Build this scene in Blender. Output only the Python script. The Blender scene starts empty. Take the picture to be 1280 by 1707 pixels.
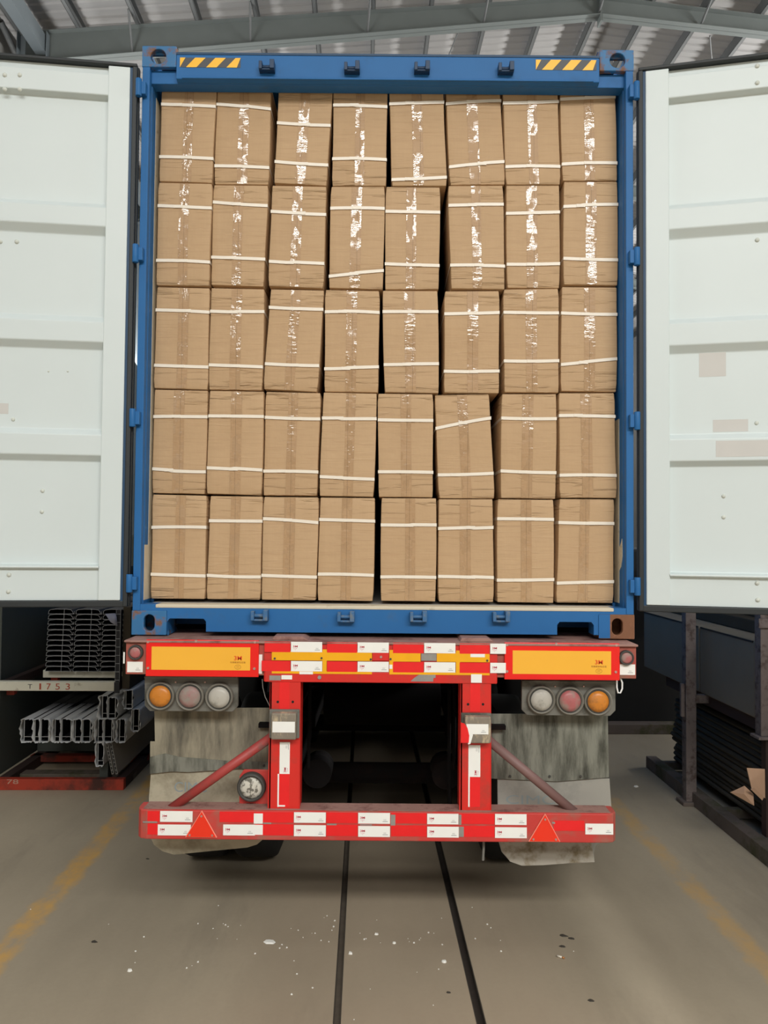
import bpy, bmesh, math, random
from mathutils import Vector, Matrix
random.seed(7)
scene = bpy.context.scene
COL = scene.collection
R = math.radians

# ------------------------------------------------------------------ camera
FPX = 1282.0
CAM = Vector((0.0, -3.74, 2.02))
PITCH, ROLL = R(1.78), R(0.5)
cd = bpy.data.cameras.new('camera')
cd.sensor_fit = 'HORIZONTAL'; cd.sensor_width = 36; cd.lens = 36 * FPX / 1280
cd.clip_start = 0.05; cd.clip_end = 300
cam = bpy.data.objects.new('camera', cd); COL.objects.link(cam)
CROT = Matrix.Rotation(R(90) + PITCH, 4, 'X') @ Matrix.Rotation(ROLL, 4, 'Z')
cam.matrix_world = Matrix.Translation(CAM) @ CROT
scene.camera = cam

# building frame: the hall is turned 1.43 degrees against the parked container
YAW = R(1.43)
BM = Matrix.Translation((CAM.x, CAM.y, 0)) @ Matrix.Rotation(YAW, 4, 'Z')
BMI = BM.inverted()

# ------------------------------------------------------------------ view, world, lights
vs = scene.view_settings
vs.view_transform = 'Standard'; vs.look = 'None'; vs.gamma = 1; vs.use_curve_mapping = False
vs.exposure = 0.30
world = bpy.data.worlds.new('world'); scene.world = world
world.use_nodes = True
bg = world.node_tree.nodes['Background']
bg.inputs[0].default_value = (1.0, 0.99, 0.96, 1); bg.inputs[1].default_value = 0.12

def area(name, u, v, z, su, sv, power, col=(1, 1, 0.97), rx=0.0):
    l = bpy.data.lights.new(name, 'AREA'); l.shape = 'RECTANGLE'; l.size = su; l.size_y = sv
    l.energy = power; l.color = col
    o = bpy.data.objects.new(name, l); COL.objects.link(o)
    o.matrix_world = BM @ Matrix.Translation((u, v, z)) @ Matrix.Rotation(rx, 4, 'X')
    return o
# daylight through the three rooflight bands behind and above the camera
area('rooflight_daylight_far', 3.0, -12.5, 10.3, 15, 2.4, 1500)
area('rooflight_daylight_middle', 3.0, -9.2, 10.3, 15, 2.0, 1950)
area('rooflight_daylight_near', 3.0, -0.9, 10.3, 15, 1.2, 60)
# added fill lamps aimed up at the roof; the long walls hold no windows
for nm, u, ry, pw in (('roof_fill_left', -6.0, -122, 1000), ('roof_fill_right', 14.8, 122, 4600)):
    o = area(nm, u, 14.0, 6.6, 1.3, 26, pw, (1.0, 1.0, 0.98))
    o.matrix_world = BM @ Matrix.Translation((u, 14.0, 6.6)) @ Matrix.Rotation(R(ry), 4, 'Y')

# ------------------------------------------------------------------ pixel -> place helpers
def ray(px, py):
    d = Vector(((px - 640) / FPX, (853.5 - py) / FPX, -1.0))
    return (CROT.to_3x3() @ d)
def W(px, py, Y):
    d = ray(px, py); t = (Y - CAM.y) / d.y
    p = CAM + d * t
    return p.x, p.z
def WX(px, py, Y): return W(px, py, Y)[0]
def WZ(px, py, Y): return W(px, py, Y)[1]
def rect(x0, y0, x1, y1, Y):
    cx, cy = (x0 + x1) / 2, (y0 + y1) / 2
    return WX(x0, cy, Y), WX(x1, cy, Y), WZ(cx, y1, Y), WZ(cx, y0, Y)    # x0 x1 z0 z1
def BV(px, py, v):                     # hit the plane v = const of the hall frame
    o = BMI @ CAM; d = BMI.to_3x3() @ ray(px, py); t = (v - o.y) / d.y
    p = o + d * t; return p.x, p.z
def BG(px, py, z=0.0):                 # hit a level z in the hall frame
    o = BMI @ CAM; d = BMI.to_3x3() @ ray(px, py); t = (z - o.z) / d.z
    p = o + d * t; return p.x, p.y

# ------------------------------------------------------------------ materials
def lin(c):
    return tuple(((v / 255) / 12.92 if v / 255 <= 0.04045 else ((v / 255 + 0.055) / 1.055) ** 2.4) for v in c[:3])
MATS = {}
class NT:
    def __init__(s, name):
        s.m = bpy.data.materials.new(name); s.m.use_nodes = True
        s.t = s.m.node_tree; s.n = s.t.nodes; s.l = s.t.links
        s.b = s.n['Principled BSDF']
        s.tc = s.n.new('ShaderNodeTexCoord')
    def link(s, a, b): s.l.new(a, b)
    def mapping(s, scale, src='Object', loc=(0, 0, 0)):
        m = s.n.new('ShaderNodeMapping'); m.inputs['Scale'].default_value = scale; m.inputs['Location'].default_value = loc
        s.link(s.tc.outputs[src], m.inputs[0]); return m.outputs[0]
    def noise(s, vec, scale=5, detail=4, rough=0.55, dist=0.0):
        n = s.n.new('ShaderNodeTexNoise'); n.inputs['Scale'].default_value = scale
        n.inputs['Detail'].default_value = detail; n.inputs['Roughness'].default_value = rough; n.inputs['Distortion'].default_value = dist
        if vec is not None: s.link(vec, n.inputs['Vector'])
        return n.outputs['Fac']
    def ramp(s, fac, a, b, ca=(0, 0, 0, 1), cb=(1, 1, 1, 1)):
        r = s.n.new('ShaderNodeValToRGB'); e = r.color_ramp.elements
        e[0].position = a; e[0].color = ca; e[1].position = b; e[1].color = cb
        s.link(fac, r.inputs[0]); return r.outputs[0]
    def math(s, op, a, b=None, c=None):
        n = s.n.new('ShaderNodeMath'); n.operation = op
        for i, v in enumerate((a, b, c)):
            if v is None: continue
            if isinstance(v, (int, float)): n.inputs[i].default_value = v
            else: s.link(v, n.inputs[i])
        return n.outputs[0]
    def mix(s, fac, a, b):
        n = s.n.new('ShaderNodeMix'); n.data_type = 'RGBA'
        for i, v in ((0, fac), (6, a), (7, b)):
            if isinstance(v, (int, float)): n.inputs[i].default_value = v
            elif isinstance(v, tuple): n.inputs[i].default_value = (v[0], v[1], v[2], 1)
            else: s.link(v, n.inputs[i])
        return n.outputs[2]
    def sep(s, vec):
        n = s.n.new('ShaderNodeSeparateXYZ'); s.link(vec, n.inputs[0]); return n.outputs
    def bump(s, h, strength=0.3, dist=0.002):
        n = s.n.new('ShaderNodeBump'); n.inputs['Strength'].default_value = strength; n.inputs['Distance'].default_value = dist
        s.link(h, n.inputs['Height']); s.link(n.outputs[0], s.b.inputs['Normal'])
    def rand(s):
        n = s.n.new('ShaderNodeObjectInfo'); return n.outputs['Random']

def pm(name, col, rough=0.5, metal=0.0, var=0.10, scale=6, bump=0.0, bscale=60, dirt=None, dscale=3, dlo=0.5, dhi=0.65, dstretch=(1, 1, 1), spec=0.5):
    k = NT(name); c = lin(col)
    k.b.inputs['Metallic'].default_value = metal; k.b.inputs['Specular IOR Level'].default_value = spec
    v = k.mapping((1, 1, 1)); f = k.noise(v, scale)
    lo = tuple(x * (1 - var) for x in c); hi = tuple(min(1, x * (1 + var)) for x in c)
    colr = k.mix(f, lo, hi)
    rr = rough
    if dirt:
        dm = k.ramp(k.noise(k.mapping(dstretch), dscale, 6, 0.65), dlo, dhi)
        colr = k.mix(dm, colr, lin(dirt))
        r2 = k.math('MULTIPLY_ADD', dm, 0.3, rough); k.link(r2, k.b.inputs['Roughness'])
    else:
        k.b.inputs['Roughness'].default_value = rr
    k.link(colr, k.b.inputs['Base Color'])
    if bump: k.bump(k.noise(v, bscale, 3), bump, 0.002)
    MATS[name] = k.m; return k.m

M_white = pm('door_white', (210, 219, 219), 0.42, var=0.03, scale=2, bump=0.05, bscale=9)
M_blue = pm('container_blue', (40, 104, 164), 0.5, spec=0.3, var=0.10, scale=5, bump=0.12, bscale=25, dirt=(70, 98, 128), dscale=6, dlo=0.58, dhi=0.85)
M_bluerust = pm('casting_blue', (48, 110, 160), 0.5, var=0.12, scale=9, bump=0.3, bscale=50, dirt=(124, 90, 70), dscale=11, dlo=0.50, dhi=0.60)
M_rust = pm('casting_rust', (126, 84, 58), 0.7, var=0.25, scale=14, bump=0.4, bscale=60, dirt=(160, 110, 84), dscale=16, dlo=0.55, dhi=0.7)
M_darkblue = pm('edge_blue', (20, 62, 96), 0.5)
M_rubber = pm('rubber', (36, 40, 42), 0.55, var=0.2)
M_primer = pm('bare_primer', (212, 202, 180), 0.6, var=0.08, scale=20, dirt=(150, 135, 110), dscale=14, dlo=0.6, dhi=0.75)
M_lining = pm('inner_lining', (178, 176, 172), 0.6, var=0.1)
M_red = pm('trailer_red', (214, 40, 32), 0.45, var=0.10, scale=6, dirt=(150, 66, 50), dscale=5, dlo=0.55, dhi=0.8, bump=0.1, bscale=30)
M_reddirty = pm('trailer_red_dusty', (196, 58, 52), 0.55, var=0.15, scale=8, dirt=(140, 108, 92), dscale=5, dlo=0.46, dhi=0.72, bump=0.15)
M_beam = pm('beam_red_weathered', (176, 74, 64), 0.65, var=0.15, scale=8, dirt=(138, 98, 82), dscale=4, dlo=0.38, dhi=0.6, bump=0.15)
M_redbright = pm('reflector_red', (238, 24, 18), 0.3, var=0.06, scale=10)
M_redtape = pm('red_tape', (236, 30, 34), 0.28, var=0.07, scale=25)
M_lip = pm('dusty_steel_edge', (160, 122, 112), 0.7, var=0.18, scale=12, dirt=(120, 80, 74), dscale=9)
M_yellow = pm('reflector_yellow', (250, 184, 58), 0.3, var=0.05, scale=3)
M_ytape = pm('yellow_tape', (246, 176, 10), 0.35, var=0.10, scale=14, dirt=(222, 120, 20), dscale=9, dlo=0.62, dhi=0.75)
M_stick = pm('sticker_white', (244, 243, 238), 0.4, var=0.03, scale=15)
M_inkred = pm('ink_red', (196, 22, 60), 0.5)
M_inkred2 = pm('ink_orange_red', (226, 66, 20), 0.5)
M_inkpink = pm('ink_pink', (226, 130, 150), 0.5)
M_inkgrey = pm('ink_grey', (110, 112, 116), 0.5)
M_inkbrown = pm('ink_brown', (160, 106, 30), 0.5)
M_scrape = pm('scraped_metal', (150, 146, 140), 0.6, metal=0.2, var=0.2, scale=30)
M_bolt = pm('zinc_bolt', (196, 160, 150), 0.4, metal=0.5)
M_bracket = pm('lamp_bracket', (112, 110, 102), 0.6, var=0.15, scale=10, dirt=(80, 78, 70), dscale=7)
M_ring = pm('lamp_ring', (66, 64, 60), 0.6, var=0.2)
M_ringl = pm('lamp_rim', (120, 116, 106), 0.6, var=0.15)
M_orange = pm('lens_orange', (206, 128, 44), 0.35, var=0.10, dirt=(170, 110, 50), dscale=18)
M_lensred = pm('lens_red_dusty', (176, 100, 100), 0.4, var=0.12, dirt=(150, 132, 122), dscale=14)
M_lensredl = pm('lens_red_faded', (160, 112, 110), 0.4, var=0.12, dirt=(150, 140, 130), dscale=12, dlo=0.4, dhi=0.6)
M_lenswhite = pm('lens_clear_dusty', (186, 182, 172), 0.4, var=0.10, dirt=(150, 146, 136), dscale=14)
M_lensfog = pm('lens_fog_dirty', (206, 202, 190), 0.5, var=0.1, dirt=(110, 106, 96), dscale=45, dlo=0.48, dhi=0.56)
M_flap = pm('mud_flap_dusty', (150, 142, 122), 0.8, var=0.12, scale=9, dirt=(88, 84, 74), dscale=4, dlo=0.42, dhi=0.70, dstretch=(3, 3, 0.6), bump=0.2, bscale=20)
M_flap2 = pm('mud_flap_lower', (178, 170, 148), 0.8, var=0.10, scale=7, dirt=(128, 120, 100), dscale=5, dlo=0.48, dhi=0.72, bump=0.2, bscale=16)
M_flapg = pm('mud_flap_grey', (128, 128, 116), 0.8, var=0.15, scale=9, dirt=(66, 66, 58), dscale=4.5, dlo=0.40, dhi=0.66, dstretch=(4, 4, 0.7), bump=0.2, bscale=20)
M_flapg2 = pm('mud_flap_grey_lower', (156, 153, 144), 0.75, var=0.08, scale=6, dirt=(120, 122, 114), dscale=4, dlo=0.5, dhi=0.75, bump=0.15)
M_flapfoot = pm('mud_flap_muddy_foot', (166, 160, 148), 0.75, var=0.1, dirt=(120, 108, 84), dscale=9, dlo=0.5, dhi=0.66, bump=0.3, bscale=12)
M_fadedblue = pm('faded_blue_print', (140, 150, 150), 0.8, var=0.15)
M_tyre = pm('tyre', (26, 25, 24), 0.85, var=0.2)
M_chassis = pm('chassis_black', (18, 15, 15), 0.9, spec=0.15, var=0.2, dirt=(30, 22, 20), dscale=5)
M_brace = pm('brace_red', (170, 66, 62), 0.5, var=0.15, dirt=(120, 84, 78), dscale=7)
M_braced = pm('brace_brown', (126, 96, 92), 0.55, var=0.15)
M_block = pm('buffer_worn', (132, 122, 108), 0.75, var=0.2, scale=14, dirt=(186, 168, 140), dscale=16, dlo=0.5, dhi=0.62, dstretch=(2, 1, 0.7), bump=0.5, bscale=60)
M_triangle = pm('triangle_red', (240, 52, 26), 0.25, var=0.06, scale=9)
M_triedge = pm('triangle_edge', (255, 150, 130), 0.3)
M_black = pm('black', (14, 14, 14), 0.8)
M_hazdark = pm('hazard_dark', (74, 76, 80), 0.5)
M_hazyel = pm('hazard_yellow', (255, 190, 24), 0.35, var=0.05)
M_keeper = pm('keeper_darkblue', (22, 54, 88), 0.5, var=0.2)
M_keeperb = pm('keeper_blue', (56, 104, 150), 0.5, var=0.2, dirt=(110, 120, 128), dscale=30)
M_residue = pm('glue_residue', (202, 200, 196), 0.7, var=0.04, scale=9)
M_rivet = pm('painted_rivet', (206, 210, 202), 0.4)
M_strap = pm('strap_white', (240, 230, 214), 0.4, var=0.05, scale=20)
M_steelroof = pm('roof_frame_steel', (112, 118, 116), 0.6, var=0.12, scale=2)
M_purlin = pm('purlin_steel', (104, 106, 106), 0.6, var=0.12, scale=2)
M_column = pm('column_paint', (112, 120, 124), 0.6, var=0.1, scale=2)
M_wall = pm('wall_sheet', (140, 138, 134), 0.8, var=0.1, scale=1)
M_alu = pm('mill_aluminium', (200, 201, 200), 0.5, metal=0.0, var=0.08)
M_aludark = pm('anodised_dark', (46, 46, 50), 0.6, var=0.15)
M_film = pm('wrap_film', (246, 246, 244), 0.4, var=0.12, scale=18, bump=0.5, bscale=30)
M_hollow = pm('hollow_panel_grey', (164, 158, 150), 0.6, var=0.12, scale=3)
M_filmdark = pm('wrapped_side', (54, 53, 50), 0.5, var=0.2, scale=4, bump=0.3, bscale=8)
M_rackwhite = pm('rack_paint_white', (240, 236, 216), 0.6, var=0.08, dirt=(170, 158, 130), dscale=8, dlo=0.6, dhi=0.75)
M_rackred = pm('rack_paint_red', (176, 58, 36), 0.6, var=0.15, dirt=(76, 46, 38), dscale=4, dlo=0.45, dhi=0.65)
M_rackdark = pm('rack_dark', (60, 44, 40), 0.7, var=0.2)
M_rackpost = pm('rack_post_grey', (122, 110, 106), 0.7, var=0.2, scale=20, dirt=(90, 76, 70), dscale=15)
M_railgreen = pm('rack_rail', (104, 92, 84), 0.7, var=0.2, scale=6, dirt=(78, 78, 52), dscale=4)
M_panel = pm('dark_bundle', (140, 131, 116), 0.75, spec=0.2, var=0.15, scale=2, bump=0.15, bscale=5)
M_panel2 = pm('dark_sheet', (82, 74, 62), 0.8, spec=0.15, var=0.2, scale=3)
M_tarp = pm('dark_partition', (82, 86, 80), 0.7, var=0.15, scale=2)
M_card = pm('torn_card', (176, 140, 112), 0.8, var=0.1)
M_foam = pm('foam_white', (236, 234, 226), 0.8, var=0.05)
M_leaf = pm('dry_leaf', (62, 56, 48), 0.8, var=0.2)
M_butt = pm('cigarette_paper', (224, 216, 200), 0.8)
M_filter = pm('cigarette_filter', (176, 120, 70), 0.8)
M_rag = pm('film_scrap', (170, 172, 190), 0.5, var=0.15, scale=20)
M_digit = pm('stencil_red', (196, 88, 62), 0.7, var=0.2)
M_digitw = pm('stencil_pale', (190, 150, 130), 0.7, var=0.2)
M_wire = pm('cable_grey', (120, 118, 112), 0.6)

def mk_carton():
    k = NT('corrugated_cardboard')
    v = k.mapping((1, 1, 1)); vz = k.sep(k.tc.outputs['Object'])
    big = k.noise(v, 5, 3); streak = k.noise(k.mapping((3, 3, 60)), 1.6, 4, 0.6); flute = k.noise(k.mapping((220, 220, 4)), 1.0, 2)
    c = k.mix(big, lin((186, 154, 118)), lin((206, 174, 136)))
    c = k.mix(k.math('MULTIPLY', k.ramp(streak, 0.5, 0.8), 0.35), c, lin((160, 126, 94)))
    c = k.mix(k.math('MULTIPLY', flute, 0.16), c, lin((164, 132, 98)))
    c = k.mix(k.math('MULTIPLY', k.rand(), 0.22), c, lin((184, 150, 112)))
    k.link(c, k.b.inputs['Base Color']); k.b.inputs['Roughness'].default_value = 0.62; k.b.inputs['Specular IOR Level'].default_value = 0.3
    # crushed creases across the flaps, stronger near the top and bottom edges
    off = k.n.new('ShaderNodeVectorMath'); off.operation = 'ADD'
    cmb = k.n.new('ShaderNodeCombineXYZ'); k.link(k.math('MULTIPLY', k.rand(), 37.0), cmb.inputs[2]); k.link(k.math('MULTIPLY', k.rand(), 11.0), cmb.inputs[0])
    k.link(k.mapping((2.2, 2.2, 34)), off.inputs[0]); k.link(cmb.outputs[0], off.inputs[1])
    cr = k.ramp(k.noise(off.outputs[0], 1.3, 3, 0.6, 0.6), 0.55, 0.75)
    edge = k.ramp(k.math('ABSOLUTE', k.math('SUBTRACT', vz[2], 0.26)), 0.10, 0.24)
    h = k.math('MULTIPLY', cr, k.math('MULTIPLY_ADD', edge, 0.9, 0.18))
    h = k.math('MULTIPLY_ADD', k.noise(v, 9, 3), 0.7, h)
    c2 = k.mix(k.math('MULTIPLY', k.math('MULTIPLY', cr, edge), 0.25), c, lin((150, 116, 84)))  # shade of the creases painted into the cardboard colour
    k.link(c2, k.b.inputs['Base Color'])
    k.bump(h, 0.9, 0.008)
    return k.m
M_carton = mk_carton()
def mk_tape():
    k = NT('clear_packing_tape')
    off = k.n.new('ShaderNodeVectorMath'); off.operation = 'ADD'
    cmb = k.n.new('ShaderNodeCombineXYZ'); k.link(k.math('MULTIPLY', k.rand(), 53.0), cmb.inputs[2])
    k.link(k.tc.outputs['Object'], off.inputs[0]); k.link(cmb.outputs[0], off.inputs[1])
    m = k.n.new('ShaderNodeMapping'); m.inputs['Scale'].default_value = (16, 16, 55); k.link(off.outputs[0], m.inputs[0])
    m2 = k.n.new('ShaderNodeMapping'); m2.inputs['Scale'].default_value = (60, 60, 24); k.link(off.outputs[0], m2.inputs[0])
    m3 = k.n.new('ShaderNodeMapping'); m3.inputs['Scale'].default_value = (6, 6, 9); k.link(off.outputs[0], m3.inputs[0])
    h = k.math('ADD', k.noise(m.outputs[0], 1.0, 3, 0.6), k.math('MULTIPLY', k.noise(m2.outputs[0], 1.0, 2), 0.5))
    h = k.math('MULTIPLY_ADD', k.noise(m3.outputs[0], 1.0, 2), 1.6, h)
    c = k.mix(k.noise(m3.outputs[0], 1.0, 3), lin((168, 134, 98)), lin((190, 156, 118)))
    x = k.sep(k.tc.outputs['Object'])[0]
    seam = k.math('LESS_THAN', k.math('ABSOLUTE', k.math('SUBTRACT', x, 0.003)), 0.0011)
    c = k.mix(k.math('MULTIPLY', seam, 0.55), c, lin((110, 84, 58)))
    k.link(c, k.b.inputs['Base Color']); m4 = k.n.new('ShaderNodeMapping'); m4.inputs['Scale'].default_value = (34, 34, 17); k.link(off.outputs[0], m4.inputs[0])
    vor = k.n.new('ShaderNodeTexVoronoi'); vor.inputs['Scale'].default_value = 1.0; vor.distance = 'CHEBYCHEV'; k.link(m4.outputs[0], vor.inputs['Vector'])
    cell = k.sep(vor.outputs['Color'])[0]
    slow = k.noise(m3.outputs[0], 0.8, 2)
    loose = k.ramp(k.math('ADD', k.math('MULTIPLY', cell, 0.55), slow), 0.78, 0.84)
    k.link(k.math('MULTIPLY_ADD', loose, -0.34, 0.42), k.b.inputs['Roughness'])
    k.link(k.math('MULTIPLY_ADD', loose, 0.45, 0.3), k.b.inputs['Specular IOR Level'])
    k.link(loose, k.b.inputs['Coat Weight']); k.b.inputs['Coat Roughness'].default_value = 0.05
    n = k.n.new('ShaderNodeBump'); n.inputs['Strength'].default_value = 0.62; n.inputs['Distance'].default_value = 0.004
    k.link(h, n.inputs['Height']); k.link(n.outputs[0], k.b.inputs['Normal']); k.link(n.outputs[0], k.b.inputs['Coat Normal'])
    return k.m
M_tape = mk_tape()
def mk_roof():
    k = NT('roof_sheet')
    f = k.noise(k.mapping((0.4, 1.5, 1)), 1.2, 5, 0.6)
    c = k.mix(f, lin((158, 157, 156)), lin((182, 179, 177)))
    s = k.ramp(k.noise(k.mapping((0.7, 3, 1)), 2.0, 5, 0.7), 0.60, 0.75)
    c = k.mix(k.math('MULTIPLY', s, 0.3), c, lin((120, 116, 114)))
    k.link(c, k.b.inputs['Base Color']); k.b.inputs['Roughness'].default_value = 0.6; k.b.inputs['Specular IOR Level'].default_value = 0.25
    return k.m
M_roof = mk_roof()
def mk_floor():
    k = NT('concrete_floor')
    o = k.tc.outputs['Object']; x, y, z = k.sep(o)
    big = k.noise(k.mapping((1, 0.35, 1)), 0.9, 5, 0.6); fine = k.noise(k.mapping((1, 1, 1)), 40, 4, 0.7)
    c = k.mix(k.ramp(big, 0.3, 0.7), lin((153, 141, 121)), lin((182, 168, 145)))
    c = k.mix(k.math('MULTIPLY', fine, 0.20), c, lin((112, 104, 94)))
    # warmer worn strip between the rails
    mid = k.ramp(k.math('ABSOLUTE', k.math('SUBTRACT', x, 0.2)), 0.55, 0.95)
    c = k.mix(k.math('MULTIPLY_ADD', mid, -0.30, 0.30), c, lin((165, 145, 124)))
    dark = k.ramp(k.noise(k.mapping((1.0, 0.25, 1), loc=(3, 1, 0)), 1.6, 6, 0.65), 0.56, 0.72)
    c = k.mix(k.math('MULTIPLY', dark, 0.28), c, lin((96, 90, 82)))
    for cx, seed in ((-1.715, 0.0), (1.92, 7.0)):
        d = k.math('ABSOLUTE', k.math('SUBTRACT', x, cx))
        wob = k.math('MULTIPLY', k.math('SUBTRACT', k.noise(k.mapping((1, 1, 1), loc=(seed, 0, 0)), 9, 4, 0.7), 0.5), 0.10)
        line = k.ramp(k.math('ADD', d, wob), 0.045, 0.085, (1, 1, 1, 1), (0, 0, 0, 1))
        worn = k.ramp(k.noise(k.mapping((1, 0.6, 1), loc=(seed, 2, 0)), 5, 6, 0.7), 0.36, 0.62)
        k2 = 0.85 if seed == 0 else 0.50
        c = k.mix(k.math('MULTIPLY', k.math('MULTIPLY', line, worn), k2), c, lin((206, 160, 86)))
    k.link(c, k.b.inputs['Base Color']); k.b.inputs['Roughness'].default_value = 0.62; k.b.inputs['Specular IOR Level'].default_value = 0.35
    k.bump(fine, 0.12, 0.002)
    return k.m
M_floor = mk_floor()
M_groove = pm('groove_dirt', (104, 94, 82), 0.85, var=0.3, scale=20)
M_groove2 = pm('groove_black_dirt', (56, 48, 42), 0.85, var=0.3, scale=20)
M_groovesteel = pm('groove_edge', (84, 78, 70), 0.6, metal=0.3, var=0.2)

# ------------------------------------------------------------------ mesh builder
ORI = {}; FRM = {}
class MB:
    def __init__(s): s.v = []; s.f = []; s.mi = []; s.sm = []
    def face(s, pts, m=0, smooth=False):
        b = len(s.v); s.v += [tuple(p) for p in pts]; s.f.append(list(range(b, b + len(pts)))); s.mi.append(m); s.sm.append(smooth)
    def add(s, vs_, fs, m=0, smooth=False):
        b = len(s.v); s.v += [tuple(p) for p in vs_]
        for f in fs: s.f.append([b + i for i in f]); s.mi.append(m); s.sm.append(smooth)
        return s
    def box(s, x0, x1, y0, y1, z0, z1, m=0):
        v = [(x0, y0, z0), (x1, y0, z0), (x1, y1, z0), (x0, y1, z0), (x0, y0, z1), (x1, y0, z1), (x1, y1, z1), (x0, y1, z1)]
        return s.add(v, [(0, 3, 2, 1), (4, 5, 6, 7), (0, 1, 5, 4), (1, 2, 6, 5), (2, 3, 7, 6), (3, 0, 4, 7)], m)
    def hexa(s, v, m=0):   # 8 points in box order
        return s.add(v, [(0, 3, 2, 1), (4, 5, 6, 7), (0, 1, 5, 4), (1, 2, 6, 5), (2, 3, 7, 6), (3, 0, 4, 7)], m)
    def prism(s, pts, a0, a1, axis='y', m=0, mcap=None):
        # pts 2-D; axis y -> (x,z), axis x -> (y,z), axis z -> (x,y)
        def P(p, a):
            return {'y': (p[0], a, p[1]), 'x': (a, p[0], p[1]), 'z': (p[0], p[1], a)}[axis]
        n = len(pts); v = [P(p, a0) for p in pts] + [P(p, a1) for p in pts]
        s.add(v, [tuple(range(n)), tuple(range(2 * n - 1, n - 1, -1))], m if mcap is None else mcap)
        s.add(v, [(i, n + i, n + (i + 1) % n, (i + 1) % n) for i in range(n)], m)
        return s
    def strip(s, path, w0, w1, axis='y', m=0):   # open profile extruded
        def P(p, a):
            return {'y': (p[0], a, p[1]), 'x': (a, p[0], p[1]), 'z': (p[0], p[1], a)}[axis]
        n = len(path); v = [P(p, w0) for p in path] + [P(p, w1) for p in path]
        return s.add(v, [(i, i + 1, n + i + 1, n + i) for i in range(n - 1)], m)
    def cyl(s, a, b, r, seg=16, m=0, r2=None, caps=True):
        a, b = Vector(a), Vector(b); d = (b - a).normalized(); r2 = r if r2 is None else r2
        t = d.orthogonal().normalized(); u = d.cross(t)
        v = []
        for c, rr in ((a, r), (b, r2)):
            for i in range(seg):
                t_ = 2 * math.pi * i / seg; v.append(c + (t * math.cos(t_) + u * math.sin(t_)) * rr)
        s.add(v, [(i, (i + 1) % seg, seg + (i + 1) % seg, seg + i) for i in range(seg)], m, True)
        if caps: s.add(v, [tuple(range(seg - 1, -1, -1)), tuple(range(seg, 2 * seg))], m)
        return s
    def tube(s, pts, r, seg=8, m=0):
        pts = [Vector(p) for p in pts]; rings = []
        for i, p in enumerate(pts):
            d = (pts[min(i + 1, len(pts) - 1)] - pts[max(i - 1, 0)]).normalized()
            t = d.cross(Vector((0.13, 1, 0.21))).normalized(); u = d.cross(t)
            rings.append([p + (t * math.cos(2 * math.pi * j / seg) + u * math.sin(2 * math.pi * j / seg)) * r for j in range(seg)])
        v = [q for rg in rings for q in rg]; fs = []
        for i in range(len(pts) - 1):
            fs += [(i * seg + j, i * seg + (j + 1) % seg, (i + 1) * seg + (j + 1) % seg, (i + 1) * seg + j) for j in range(seg)]
        return s.add(v, fs, m, True)
    def lathe(s, prof, cx, cz, y0, seg=32, m=0):   # prof = [(r, dy)], axis along y through (cx, cz)
        n = len(prof); v = []
        for i in range(seg):
            t = 2 * math.pi * i / seg
            for r, dy in prof: v.append((cx + r * math.cos(t), y0 + dy, cz + r * math.sin(t)))
        fs = []
        for i in range(seg):
            j = (i + 1) % seg
            fs += [(i * n + k, i * n + k + 1, j * n + k + 1, j * n + k) for k in range(n - 1)]
        return s.add(v, fs, m, True)
    def plate_hole(s, x0, x1, z0, z1, hole, y0, y1, m=0, seg=32):
        # rectangular plate with a hole given as f(angle)->(x,z)
        out = []; inn = []; cx, cz = (x0 + x1) / 2, (z0 + z1) / 2
        hx, hz = hole(0)
        for i in range(seg):
            t = 2 * math.pi * (i + 0.5) / seg; c, d = math.cos(t), math.sin(t)
            k = min((x1 - x0) / 2 / abs(c) if abs(c) > 1e-6 else 9e9, (z1 - z0) / 2 / abs(d) if abs(d) > 1e-6 else 9e9)
            # snap the four corners
            out.append([cx + c * k, cz + d * k]); inn.append(hole(t))
        for X, Z in ((x0, z0), (x1, z0), (x0, z1), (x1, z1)):
            i = min(range(seg), key=lambda q: (out[q][0] - X) ** 2 + (out[q][1] - Z) ** 2); out[i] = [X, Z]
        v = [(p[0], y0, p[1]) for p in out] + [(p[0], y0, p[1]) for p in inn] + [(p[0], y1, p[1]) for p in out] + [(p[0], y1, p[1]) for p in inn]
        fs = []
        for i in range(seg):
            j = (i + 1) % seg
            fs += [(i, j, seg + j, seg + i), (2 * seg + i, 3 * seg + i, 3 * seg + j, 2 * seg + j),
                   (i, 2 * seg + i, 2 * seg + j, j), (seg + i, seg + j, 3 * seg + j, 3 * seg + i)]
        return s.add(v, fs, m)
    def text(s, txt, cx, cz, y, h, m=0, w=None, rot=0.0, basis=None):
        cu = bpy.data.curves.new('t', 'FONT'); cu.body = txt; cu.size = 1; cu.align_x = 'LEFT'
        if txt == '3M': cu.offset = 0.015
        ob = bpy.data.objects.new('t', cu)
        me = ob.to_mesh()
        if not me or not me.vertices:
            bpy.data.objects.remove(ob); return s
        xs = [q.co.x for q in me.vertices]; ys = [q.co.y for q in me.vertices]
        x0, x1, y0, y1 = min(xs), max(xs), min(ys), max(ys); k = h / max(1e-6, y1 - y0); kx = k if w is None else w / max(1e-6, x1 - x0)
        v = []; cr, sr = math.cos(rot), math.sin(rot)
        for q in me.vertices:
            a, b = (q.co.x - (x0 + x1) / 2) * kx, (q.co.y - (y0 + y1) / 2) * k
            v.append((cx + a * cr - b * sr, y, cz + a * sr + b * cr))
        fs = [tuple(p.vertices) for p in me.polygons]
        s.add(v, fs, m)
        ob.to_mesh_clear(); bpy.data.objects.remove(ob); bpy.data.curves.remove(cu)
        return s
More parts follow.
